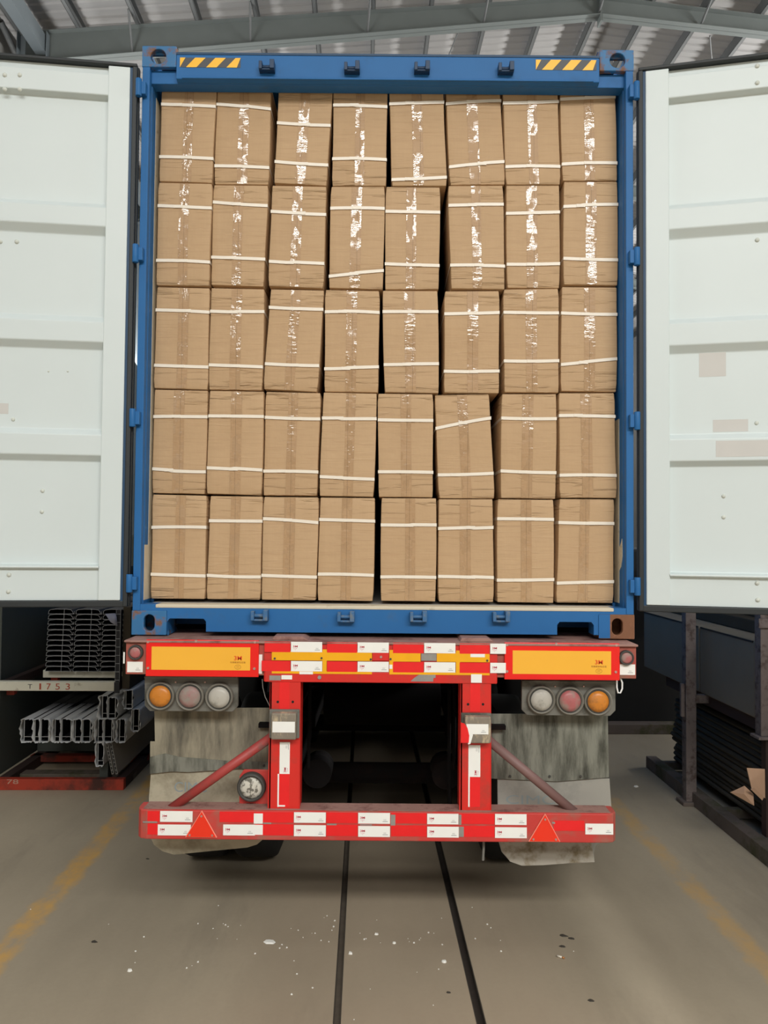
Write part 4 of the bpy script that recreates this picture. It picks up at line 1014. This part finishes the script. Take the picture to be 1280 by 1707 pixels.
for y, z in ((1.95, 0.80), (3.2, 0.72)):  # invented tanks that hide lit floor and darken the opening
    b = MB(); b.cyl((-0.42, y, z), (0.42, y, z), 0.16, 24); b.box(-0.30, -0.26, y - 0.02, y + 0.02, z + 0.1, ztb - 0.1); b.box(0.26, 0.30, y - 0.02, y + 0.02, z + 0.1, ztb - 0.1); part(b, 'dark_filler_tank', M_chassis, TR, 0.004)
for sx in (-1, 1):  # invented chambers, dark shapes added to deepen the opening's shade
    b = MB(); x = sx * 0.38; b.cyl((x, 0.82, WR + 0.12), (x, 1.02, WR + 0.12), 0.085, 18); b.cyl((x, 1.02, WR + 0.12), (x, 1.16, WR + 0.02), 0.03, 10); part(b, 'dark_filler_chamber', M_chassis, TR)
# things seen in the dark under the deck: air lines and a chain
for px0, py0, px1, py1, y in ((516, 1190, 514, 1280, 0.6), (757, 1258, 755, 1282, 0.6), (748, 1300, 750, 1340, 0.5)):
    a, c = W(px0, py0, y), W(px1, py1, y); b = MB(); b.tube([(a[0], y, min(a[1] + 0.5, ztb - 0.1)), (a[0], y, a[1]), (c[0], y, c[1])], 0.010, 8); part(b, 'air_line', M_chassis, TR)

# ================================================================== LEFT RACK WITH PROFILES (hall frame)
VF = 6.2
ur = BV(208, 1300, VF)[0]; ulft = -3.25
z0r = 0.0; hb = 0.085
RK = empty('storage_rack', (ur - 0.6, VF, 0), 'low red steel floor frame left of the trailer under wrapped profiles', 'storage rack', frame=BM)
def bpart(mb, name, mats, par, bevel=0): return mb.build(name, mats, parent=par, bevel=bevel)
b = MB(); b.box(ulft, ur, VF - 0.03, VF + 0.03, 0, hb); bpart(b, 'front_rail', M_rackred, RK, 0.004)
b = MB(); x, z = BV(24, 1301, VF); b.text('78', x, z, VF - 0.0312, 0.035, 0, w=0.09); bpart(b, 'stencil', M_digitw, RK)
ud = BV(2, 1290, VF)[0] - 0.045
b = MB(); b.box(ud + 0.004, ur, VF + 0.62, VF + 0.70, 0.03, hb); bpart(b, 'cross_rail', M_rackred, RK, 0.004)
b = MB(); b.box(ud + 0.004, ur, VF + 0.22, VF + 0.34, 0.0, 0.05); bpart(b, 'cross_rail', M_railgreen, RK, 0.004)
for u in (ur - 0.04, BV(4, 1300, VF)[0]):
    b = MB(); b.box(u - 0.04, u + 0.04, VF + 0.03, VF + 4.5, 0, hb); bpart(b, 'side_rail', M_rackdark, RK, 0.004)
# upper frame
zu = BV(100, 1143, VF)[1]; uu = BV(196, 1143, VF)[0]
UP = empty('storage_rack', (uu - 0.6, VF, 0), 'white painted rack frame with red stencilled number above the wrapped profiles', 'storage rack', frame=BM)
b = MB(); b.box(ulft, uu, VF - 0.03, VF + 0.03, zu - 0.036, zu + 0.036); fr = bpart(b, 'front_rail', M_rackwhite, UP, 0.004)
for ch, px, mt in (('T', 50, M_ring), ('1', 67, M_digit), ('7', 81, M_digit), ('5', 96, M_digit), ('3', 113, M_digit)):
    x, z = BV(px, 1143.5, VF - 0.031); b = MB(); b.text(ch, x, zu - 0.001, VF - 0.0312, 0.048 if ch != 'T' else 0.035, 0, w=0.034 if ch != '1' else 0.014); b.build('stencil', mt, parent=fr, fixn=False)
b = MB(); b.box(BV(73, 1122, VF + .52)[0], uu - 0.02, VF + 0.50, VF + 0.56, zu - 0.03, zu + 0.035); bpart(b, 'cross_rail', M_rackwhite, UP, 0.004)
for u in (uu - 0.02, BV(4, 1140, VF)[0]):
    b = MB(); b.box(u - 0.03, u + 0.03, VF + 0.03, VF + 4.0, zu - 0.036, zu + 0.03); bpart(b, 'side_rail', M_rackdark, UP, 0.004)
for px in (15, 86):
    u = BV(px, 1156, VF + (0.1 if px < 50 else 0.52))[0]; v = VF + (0.12 if px < 50 else 0.57)
    b = MB(); b.box(u - 0.03, u + 0.03, v, v + 0.06, zu - 0.10, zu - 0.03); bpart(b, 'leg', M_rackred, UP, 0.003)
b = MB(); up_ = BV(198, 1100, VF)[0]
b.box(up_ - 0.018, up_ + 0.018, VF - 0.03, VF + 0.03, zu + 0.036, BV(198, 1016, VF)[1]); b.box(up_ - 0.022, up_ + 0.022, VF - 0.04, VF - 0.031, zu - 0.05, zu + 0.036); bpart(b, 'post', M_aludark, UP, 0.003)
b = MB()
for k_ in range(9):
    zz_ = zu + 0.05 + k_ * 0.065; b.box(up_ - 0.019, up_ + 0.019, VF - 0.0325, VF - 0.031, zz_, zz_ + 0.003)
for e_ in (-0.018, 0.0165): b.box(up_ + e_, up_ + e_ + 0.002, VF - 0.0325, VF - 0.031, zu + 0.036, BV(198, 1016, VF)[1])
bpart(b, 'post_edge', M_alu, UP)
# nested profiles seen end on
PV = VF + 0.42
c0 = BV(79, 1060, PV)[0]; c1 = BV(203, 1060, PV)[0]; pw = (c1 - c0) / 2.72; ztop = BV(100, 1015, PV)[1]; zbot = zu + 0.037; NR = 12
ph_ = (ztop - zbot) / NR
def sect(path, closed, t):   # thin wall along a path
    out = []
    for i in range(len(path) - 1):
        a, c = Vector(path[i]), Vector(path[i + 1]); d = (c - a).normalized(); n = Vector((-d.y, d.x)) * t / 2
        out.append([a - n - d * t / 2, c - n + d * t / 2, c + n + d * t / 2, a + n - d * t / 2])
    return out
def profmesh(dx):
    w, h = pw * 0.96, ph_
    P1 = [(-w / 2, 0.001), (-w / 2 + 0.004, h * 0.62), (-w / 2 + 0.018, h * 0.86), (-w * 0.2, h * 0.96), (w * 0.2, h * 0.93), (w * 0.36, h * 0.82), (w * 0.42, h * 0.45), (w * 0.45, 0.004), (w * 0.485, 0.002), (w * 0.485, h * 0.5)]
    P2 = [(w * 0.1, 0.003), (w * 0.1, h * 0.95)]; P3 = [(-w / 2, 0.002), (w * 0.45, 0.002)]
    b = MB()
    for P in (P1, P2, P3):
        for q in sect(P, False, 0.0026): b.prism([(p.x, p.y) for p in q], 0.0, 2.6, 'y', m=1, mcap=0)
    return b
base = None
for r in range(NR):
    for c in range(3):
        u = c0 + pw * (c + 0.5) - (0 if c < 2 else 0); zz_ = zbot + ph_ * r; u -= 0.003 * (NR - 1 - r) * 0.5
        if base is None:
            base = profmesh(0).build('aluminium_profile', [M_alu, M_aludark], frame=BM @ Matrix.Translation((u, PV, zz_))); o = base
        else:
            o = base.copy(); COL.objects.link(o); o.matrix_world = BM @ Matrix.Translation((u, PV, zz_))
        nth = ['bottom', 'second', 'third', 'fourth', 'fifth', 'sixth', 'seventh', 'eighth', 'ninth', 'tenth', 'eleventh', 'top'][r]
        tag(o, 'thin aluminium profile seen end on, %s layer%s, %s column of the rack stack' % (nth, '' if r in (0, 11) else ' up', ['left', 'middle', 'right'][c]), 'metal profile', 'nested aluminium profiles on the white rack')
# film scrap by the post
x, z = BV(196, 1034, VF - 0.05)
b = MB(); b.add([(x - 0.10, VF - 0.045, z + 0.05), (x - 0.02, VF - 0.05, z + 0.055), (x + 0.0, VF - 0.075, z + 0.03), (x + 0.0, VF - 0.05, z - 0.045), (x - 0.045, VF - 0.085, z - 0.01), (x - 0.06, VF - 0.05, z + 0.02)], [(0, 1, 5), (1, 2, 4, 5), (2, 3, 4), (0, 5, 4)], 0, True)
tag(center(b.build('film_scrap', M_rag, frame=BM, solid=0.003, fixn=False)), 'pale torn film scrap hanging on the rack post by the profiles', 'plastic film')
# wrapped box profiles
def wrapped(xa, ya, xb, yb, v, length, lab, gl=8.0, gr=8.0, seed=0):
    film = 1; px_ = 0.00484
    u0 = BV(xa, (ya + yb) / 2, v)[0]; u1 = BV(xb, (ya + yb) / 2, v)[0]; z1 = BV((xa + xb) / 2, ya, v)[1]; z0 = BV((xa + xb) / 2, yb, v)[1]
    u0 += 0.0006; u1 -= 0.0006; gl = min(gl * 0.47 * px_ - 0.0008, 0.034) ; gr = min(gr * 0.47 * px_ - 0.0008, 0.034)
    rnd = random.Random(seed + int(xa))
    e = empty('box_profile', ((u0 + u1) / 2, v, z0), lab, 'metal profile', 'wrapped box profiles on the floor rack', frame=BM)
    b = MB(); t = 0.004
    for q in ((u0, u0 + t, z0, z1), (u1 - t, u1, z0, z1), (u0, u1, z0, z0 + t), (u0, u1, z1 - t, z1)): b.box(q[0], q[1], v, v + length, q[2], q[3], 0)
    zm = z0 + (z1 - z0) * 0.2; b.box(u0, u1, v + 0.004, v + length, zm, zm + 0.002, 0)
    b.box(u0, u1, v + 0.25, v + 0.26, z0, z1, 0)
    b.build('tube', M_aludark, parent=e)
    b = MB()
    for q in ((u0, u0 + 0.0045, z0, z1), (u1 - 0.0045, u1, z0, z1), (u0, u1, z0, z0 + 0.0035), (u0, u1, z1 - 0.0035, z1)): b.box(q[0], q[1], v - 0.002, v, q[2], q[3], 0)
    b.box(u0, u1, v - 0.001, v + 0.003, zm, zm + 0.003, 0)
    b.build('cut_edge', M_alu, parent=e)
    if film:   # loose film flaring out of the end
        n = 28; vv = []; fs = []
        for k2, (dv, gr_) in enumerate(((0.55, 0.0), (0.16, 0.55), (0.0, 0.85), (-0.03, 1.0))):
            for i in range(n):
                t_ = 2 * math.pi * i / n; c, s_ = math.cos(t_), math.sin(t_)
                kx = 1 / max(abs(c), abs(s_)); g = gr_ * ((0.35 + rnd.random() * 0.65) if k2 > 1 else 1)
                gx = (gr if c > 0 else gl) * g + 0.0004
                vv.append(((u0 + u1) / 2 + c * kx * ((u1 - u0) / 2 + gx), v + dv + (rnd.uniform(-0.02, 0.02) if k2 > 1 else 0), (z0 + z1) / 2 + s_ * kx * ((z1 - z0) / 2 + 0.0012 * g)))
        for k2 in range(3): fs += [(k2 * n + i, k2 * n + (i + 1) % n, (k2 + 1) * n + (i + 1) % n, (k2 + 1) * n + i) for i in range(n)]
        b = MB(); b.add(vv, fs, 0, True); b.build('film', M_film, parent=e, solid=0.001, fixn=False)
        b = MB(); b.box(u0 - 0.0004, u1 + 0.0004, v + 0.56, v + length, z0 - 0.0004, z1 + 0.0015); b.build('wrapping', M_filmdark, parent=e)
    return e
rowp = [(40, 56.5), (58, 68), (68.5, 82), (91.5, 102.5), (103, 119), (125, 137), (138, 151), (163.5, 173.5), (174, 187), (199, 209)]
ordn = ['first', 'second', 'third', 'fourth', 'fifth', 'sixth', 'seventh', 'eighth', 'ninth', 'tenth']
for i, (a, c) in enumerate(rowp):
    wrapped(a, 1198, c, 1236, VF, 3.0, 'open box profile in torn pale film, %s from left in the low rack row' % ordn[i], gl=(a - rowp[i - 1][1]) if i else 12, gr=(rowp[i + 1][0] - c) if i < 9 else 8, seed=i)
wrapped(170.5, 1159, 180, 1197, VF, 3.0, 'upright box profile in film, left of two standing on the low rack row', gl=16, gr=1, seed=31)
wrapped(181, 1162, 193, 1197.2, VF, 3.0, 'upright box profile in film, right of two standing on the low rack row', gl=1, gr=14, seed=32)
wrapped(209.5, 1150, 221, 1180.5, VF, 3.0, 'topmost box profile in film behind the left tail lamps', seed=33)
wrapped(222, 1181.5, 232, 1218, VF, 3.0, 'wrapped box profile just left of the upper mud flap', seed=34)
wrapped(163, 1238, 173.5, 1276, VF, 3.0, 'lone box profile lying under the wrapped row beside leaning panels', gl=8, gr=3, seed=35)
# bearers that carry the row
for v, px0, px1, zt_, lab in ((VF + 0.75, 30, 200, BV(100, 1236, VF)[1] - 0.002, 'dark timber bearer across the rack under the wrapped row, front one'), (VF + 2.2, 60, 240, BV(100, 1236, VF)[1] - 0.002, 'dark timber bearer across the rack under the wrapped row, rear one')):
    b = MB(); b.box(ud + 0.01, BV(158, 1236, VF)[0], v, v + 0.1, hb, zt_); tag(center(b.build('timber_bearer', M_tarp, frame=BM, bevel=0.004)), lab, 'timber')
b = MB(); u0, z_ = BV(163, 1276.5, VF); u1 = BV(173, 1276, VF)[0]; b.box(u0 - 0.02, u1, VF + 0.1, VF + 0.18, 0.0, z_ - 0.0015); tag(center(b.build('timber_block', M_tarp, frame=BM)), 'dark timber block under the lone box profile in rack', 'timber')
b = MB(); u0 = BV(212, 1220, VF)[0]; u1 = BV(234, 1220, VF)[0]; z_ = BV(225, 1218.5, VF)[1]; b.box(u0, u1, VF + 2.0, VF + 2.1, 0, z_); tag(center(b.build('timber_block', M_tarp, frame=BM)), 'tall dark timber block behind the leaning panels', 'timber')
# leaning hollow panels
def leanpanel(pts_top, pts_bot, thick, lab, v):
    (ua, za), (ub, zb_) = BV(*pts_top, v), BV(*pts_bot, v)
    d = Vector((ub - ua, zb_ - za)); d.normalize(); n = Vector((-d.y, d.x)) * thick
    q = [(ua, za), (ub, zb_), (ub + n.x, zb_ + n.y), (ua + n.x, za + n.y)]
    e = empty('hollow_panel', ((ua + ub) / 2, v, zb_), lab, 'metal panel', 'hollow panels leaning in the floor rack', frame=BM)
    b = MB(); b.prism(q, v, v + 3.2, 'y'); b.build('board', M_hollow, parent=e, bevel=0.002)
    b = MB(); L_ = Vector((ub - ua, zb_ - za)).length
    for k2 in range(8):
        a = 0.02 + k2 / 8 * 0.98; s_, t_ = a * L_, (a + 0.095) * L_ * 1.0
        p = Vector((ua, za)) + d * s_; r_ = Vector((ua, za)) + d * min(t_, L_ - 0.004); m1 = n * 0.22; m2 = n * 0.78
        b.face([(p.x + m1.x, v - 0.0008, p.y + m1.y), (r_.x + m1.x, v - 0.0008, r_.y + m1.y), (r_.x + m2.x, v - 0.0008, r_.y + m2.y), (p.x + m2.x, v - 0.0008, p.y + m2.y)])
    b.build('cell_opening', M_black, parent=e, fixn=False)
leanpanel((176, 1240), (186, 1291), 0.018, 'hollow grey panel leaning in the rack, left one of a pair', VF - 0.02)
leanpanel((182.5, 1239), (192.5, 1291), 0.018, 'hollow grey panel leaning in the rack, right one of a pair', VF + 0.0)
# partition left of the rack and the dark stock behind
b = MB()
b.box(ud - 0.04, ud - 0.001, VF - 0.3 + 0.35, VF + 4.4, hb + 0.001, 1.62)
tag(center(b.build('steel_partition', M_tarp, frame=BM, bevel=0.004)), 'dark flat partition sheet standing on the left rack side', 'partition')
b = MB(); b.box(UL + 1.3, -2.0, VF + 5.0, VF + 7.0, 0, 2.0); tag(center(b.build('covered_stock', M_tarp, frame=BM, bevel=0.03)), 'dark covered stock block behind the left profile rack', 'covered stock')
# a dark upright board right of the rack behind the post
b = MB(); b.box(BV(204, 1060, VF)[0], BV(217, 1060, VF)[0], VF + 0.01, VF + 2.6, BV(205, 1149, VF)[1], BV(205, 1012, VF)[1])
tag(center(b.build('wrapped_bundle', M_panel2, frame=BM, bevel=0.004)), 'dark narrow bundle on edge beside the profile rack post', 'bundle')

# ================================================================== RIGHT RACK (hall frame)
u0, v0 = BG(1055, 1279); ue, ve = BG(1290, 1422)
ua_ = (u0 + ue) / 2
RR = empty('storage_rack', (ua_ + 0.4, 4.0, 0), 'dusty steel post rack on the right holding dark bundles', 'storage rack', frame=BM)
rail_h = 0.10
b = MB(); b.box(ua_ - 0.02, ua_ + 0.07, 3.0, v0, 0, rail_h); bpart(b, 'floor_rail', M_railgreen, RR, 0.004)
for v in (3.6, 4.7, 5.5, v0 - 0.15):
    b = MB(); b.box(ua_ + 0.07, ua_ + 1.4, v, v + 0.06, 0.02, rail_h - 0.015); bpart(b, 'cross_rail', M_railgreen, RR, 0.003)
up, vp = BG(1152, 1341); zpt = 2.35; zb2 = BV(1265, 1197, 5.06)[1]
b = MB(); b.box(up - 0.045, up + 0.035, vp - 0.02, vp + 0.06, 0, zpt); b.box(up - 0.075, up - 0.045, vp + 0.0, vp + 0.03, BV(1138, 1195, vp)[1], BV(1138, 1140, vp)[1]); bpart(b, 'post', M_rackpost, RR, 0.005)
b = MB(); b.box(up - 0.08, up + 0.08, vp - 0.05, vp + 0.09, 0.0, 0.03); bpart(b, 'post_foot', M_railgreen, RR, 0.006)
b = MB(); zz_ = BV(1150, 1172, vp)[1]; b.box(up + 0.035, ua_ + 1.4, vp, vp + 0.06, zb2 - 0.075, zb2 - 0.014); bpart(b, 'shelf_arm', M_rackpost, RR, 0.004)
up2 = BV(1273, 1130, 5.0)[0]; zfoot = BV(1273, 1226, 5.0)[1]
b = MB(); b.box(up2 - 0.035, up2 + 0.05, 4.97, 5.05, zfoot, zpt); b.box(up2 - 0.06, up2 + 0.06, 4.95, 5.07, zfoot - 0.02, zfoot); b.box(up2 - 0.055, up2 + 0.07, 4.95, 4.97, BV(1270, 1046, 5.0)[1], BV(1270, 1030, 5.0)[1]); bpart(b, 'post', M_rackpost, RR, 0.005)
b = MB(); b.box(up2 + 0.0, up2 + 0.05, 4.98, 5.04, rail_h - 0.012, zfoot - 0.02); bpart(b, 'post_stub', M_rackdark, RR)
b = MB(); b.box(up2 + 0.05, ua_ + 1.4, 4.99, 5.04, zb2 - 0.075, zb2 - 0.014); bpart(b, 'shelf_arm', M_rackpost, RR, 0.004)
# shelf beams along the hall, then the big dark bundles
zb2 = BV(1265, 1197, 5.06)[1]; zt2 = BV(1265, 1071, 5.06)[1]
u_face = ua_ + 0.06
b = MB(); b.box(u_face + 0.06, u_face + 0.14, 3.2, v0 - 0.1, zb2 - 0.10, zb2 - 0.015); bpart(b, 'shelf_beam', M_rackdark, RR, 0.004)
b = MB(); b.box(u_face + 1.06, u_face + 1.14, 3.2, v0 - 0.1, zb2 - 0.10, zb2 - 0.015); bpart(b, 'shelf_beam', M_rackdark, RR, 0.004)
for (va, vb, lab) in ((vp + 0.10, v0 + 0.35, 'large dark wrapped bundle on the right rack, beyond the post'), (5.10, vp + 0.09, 'large dark wrapped bundle on the right rack, before the post')):
    e = empty('wrapped_bundle', (u_face + 0.5, va, zb2 - 0.012), lab, 'bundle', 'dark bundles on the right rack', frame=BM)
    b = MB(); b.box(u_face + 0.03, u_face + 1.1, va, vb, zb2 - 0.012, zt2); b.build('body', M_panel, parent=e, bevel=0.012)
    b = MB(); b.box(u_face + 0.025, u_face + 0.034, va + 0.02, vb - 0.02, zt2 - 0.010, zt2 + 0.002); b.build('light_edge', M_filmdark, parent=e)
b = MB(); b.box(u_face + 0.25, u_face + 1.3, 3.2, v0 + 1.2, zt2 + 0.001, zt2 + 0.10); b.box(u_face + 0.35, u_face + 1.3, 3.2, v0 + 1.2, zt2 + 0.1, zt2 + 0.5)
tag(center(b.build('wrapped_bundle', M_panel2, frame=BM, bevel=0.01)), 'black bundle on top of the right rack under the open door', 'bundle')
# pile of dark sheets
zs0, zs1 = rail_h - 0.012, BV(1090, 1160, v0 - 0.2)[1]; n = 14; th = (zs1 - zs0) / n
rnd = random.Random(5)
sh0 = None
for i in range(n):
    dv = rnd.uniform(-0.04, 0.05); du = rnd.uniform(-0.006, 0.02)
    if i >= 10: du += 0.03
    M_ = BM @ Matrix.Translation((u_face + 0.13 + du, v0 - 0.1 + dv, zs0 + th * i))
    if sh0 is None:
        b = MB(); b.prism([(0, 0), (1.0, 0), (1.0, th * 0.97), (0.0, th * 0.97), (-0.012, th * 0.6), (-0.012, th * 0.35)], -3.3, 0, 'y'); sh0 = b.build('metal_sheet', M_panel2, frame=M_, bevel=0.003); o = sh0
    else:
        o = sh0.copy(); COL.objects.link(o); o.matrix_world = M_
    tag(o, 'dark flat sheet in the right floor pile, %s' % (['lowest', 'second from below', 'third from below', 'fourth from below', 'fifth from below', 'sixth from below', 'seventh from below', 'seventh from the top', 'sixth from the top', 'fifth from the top', 'fourth from the top', 'third from the top', 'second from the top', 'topmost'][i]), 'metal sheet', 'dark sheets piled on the right rack')
# pale plank leaning against the pile, cardboard scraps
e0 = BV(1160, 1272, vp - 0.2); 
x, z = BV(1250, 1330, 4.75)
b = MB(); b.add([(x - 0.075, 4.85, z + 0.0), (x + 0.02, 4.74, z - 0.045), (x + 0.045, 4.80, z + 0.005), (x + 0.0, 4.82, z + 0.05), (x - 0.02, 4.78, z + 0.012)], [(0, 1, 4), (1, 2, 4), (2, 3, 4), (0, 4, 3)], 0, False)
b.add([(x + 0.0, 4.74, z + 0.055), (x + 0.02, 4.74, z + 0.065), (x + 0.09, 4.76, z + 0.0), (x + 0.08, 4.76, z - 0.018)], [(0, 1, 2, 3)])
b.add([(x + 0.02, 4.83, z + 0.16), (x + 0.035, 4.80, z + 0.04), (x + 0.12, 4.8, z - 0.02), (x + 0.14, 4.84, z + 0.15)], [(0, 1, 2, 3)])
tag(center(b.build('cardboard_scrap', M_card, frame=BM, solid=0.006, fixn=False)), 'torn brown cardboard scrap stuck beside the dark pile at far right', 'cardboard')
# low kerb and stock far behind, right of the trailer
b = MB(); a = BG(1010, 1224); c = BG(1075, 1224); b.box(a[0] - 0.3, c[0] + 0.6, a[1], a[1] + 0.15, 0, 0.10); tag(center(b.build('timber_bearer', M_railgreen, frame=BM, bevel=0.005)), 'brown timber lying on the floor far behind the right mud flap', 'timber')
b = MB(); b.box(a[0] - 0.3, a[0] + 3.5, a[1] + 0.4, a[1] + 2.0, 0, 1.9); tag(center(b.build('covered_stock', M_black, frame=BM, bevel=0.03)), 'black covered stock block far behind the right rack', 'covered stock')

# ================================================================== LITTER ON THE FLOOR
def chip(name, u, v, sx, sy, h, mat, lab, cat, group=None, seed=0, rot=0.0):
    rnd = random.Random(seed); n = 7; b = MB(); lo = []; hi = []
    for i in range(n):
        t = 2 * math.pi * i / n; k2 = 0.7 + 0.5 * rnd.random()
        lo.append((sx * math.cos(t) * k2, sy * math.sin(t) * k2, 0.0)); hi.append((sx * math.cos(t) * k2 * 0.75, sy * math.sin(t) * k2 * 0.75, h * (0.6 + 0.5 * rnd.random())))
    b.add(lo + hi, [tuple(range(n - 1, -1, -1)), tuple(range(n, 2 * n))] + [(i, (i + 1) % n, n + (i + 1) % n, n + i) for i in range(n)])
    o = b.build(name, mat, frame=BM @ Matrix.Translation((u, v, 0.0005)) @ Matrix.Rotation(rot, 4, 'Z')); tag(o, lab, cat, group); return o
u, v = BG(449, 1570); chip('foam_shard', u, v, 0.040, 0.020, 0.006, M_foam, 'long pale curved foam shard lying on floor left of rail groove', 'litter', seed=3, rot=-0.2)
for px, py, s_, lab in ((627, 1558, .010, 'largest white foam lump right of the left groove'), (216, 1619, .011, 'white foam lump alone at the lower left'), (574, 1590, .011, 'white foam lump at the left rail groove'), (740, 1604, .013, 'white foam lump near the right rail groove'), (657, 1573, .009, 'white foam lump between the two rail grooves')):
    u, v = BG(px, py); 
    if px == 574: u += 0.03
    chip('foam_lump', u, v, s_, s_ * 0.8, s_ * 0.9, M_foam, lab, 'litter', seed=px)
for px, py, sx, lab in ((157, 1570, .022, 'dark dry leaf alone on the left floor'), (939, 1560, .024, 'upper dark dry leaf right of the grooves'), (953, 1565, .020, 'dark dry leaf right next to the upper leaf'), (937, 1578, .018, 'dark dry leaf just above the cigarette butt'), (985, 1668, .018, 'lowest dark leaf at lower right'), (748, 1655, .013, 'small dark leaf beside the right groove'), (246, 1432, .012, 'dark crumb near the left mud flap')):
    u, v = BG(px, py); chip('dry_leaf', u, v, sx, sx * 0.55, 0.004, M_leaf, lab, 'leaf', seed=px, rot=-0.3)
u, v = BG(935, 1597)
e = empty('cigarette_butt', (u, v, 0.006), 'pale cigarette butt on the floor below the dark leaves', 'cigarette butt', frame=BM)
b = MB(); b.cyl((u - 0.016, v + 0.010, 0.0055), (u + 0.004, v - 0.004, 0.0055), 0.0045, 10); b.build('paper', M_butt, parent=e)
b = MB(); b.cyl((u + 0.004, v - 0.004, 0.0055), (u + 0.014, v - 0.011, 0.0055), 0.0046, 10); b.build('filter', M_filter, parent=e)
u, v = BG(668, 1339 - 0); 
u, v = BG(1060, 1312); chip('foam_lump', u, v, .02, .012, .012, M_foam, 'white scrap on the floor right of the mud flap', 'litter', seed=77)
# countable crumbs, alike
proto = None; rnd = random.Random(11); k = 0
spots = [(364, 1510), (355, 1548), (376, 1542), (380, 1545), (372, 1540), (330, 1540), (362, 1565), (395, 1566), (470, 1575), (478, 1580), (466, 1581), (485, 1548), (497, 1551), (505, 1563), (520, 1556), (525, 1556), (535, 1568), (545, 1527), (553, 1551), (556, 1545), (558, 1535), (548, 1570), (490, 1602), (495, 1624), (521, 1647), (486, 1658), (540, 1530), (240, 1562), (226, 1586), (181, 1541), (311, 1614), (320, 1610), (330, 1604), (401, 1543), (600, 1556), (607, 1566), (610, 1565), (628, 1534), (634, 1572), (680, 1565), (682, 1570), (690, 1572), (699, 1567), (701, 1564), (714, 1555), (723, 1556), (736, 1531), (737, 1575), (731, 1616), (695, 1621), (722, 1676), (787, 1513), (812, 1541), (818, 1547), (834, 1568), (835, 1586), (956, 1586), (792, 1565), (225, 1605), (425, 1590), (51, 1516), (617, 1649), (590, 1700)]
for px, py in spots:
    u, v = BG(px, py)
    if min(abs(u - c) for c, w in GR) < 0.035: u += 0.06
    if proto is None:
        proto = chip('foam_crumb', u, v, 0.0045, 0.0035, 0.003, M_foam, 'tiny white foam crumb scattered on the concrete floor', 'litter', 'white foam crumbs on the floor', seed=1); continue
    o = proto.copy(); COL.objects.link(o); s_ = rnd.uniform(0.55, 1.35)
    o.matrix_world = BM @ Matrix.Translation((u, v, 0.0005)) @ Matrix.Rotation(rnd.uniform(0, 6), 4, 'Z') @ Matrix.Scale(s_, 4)
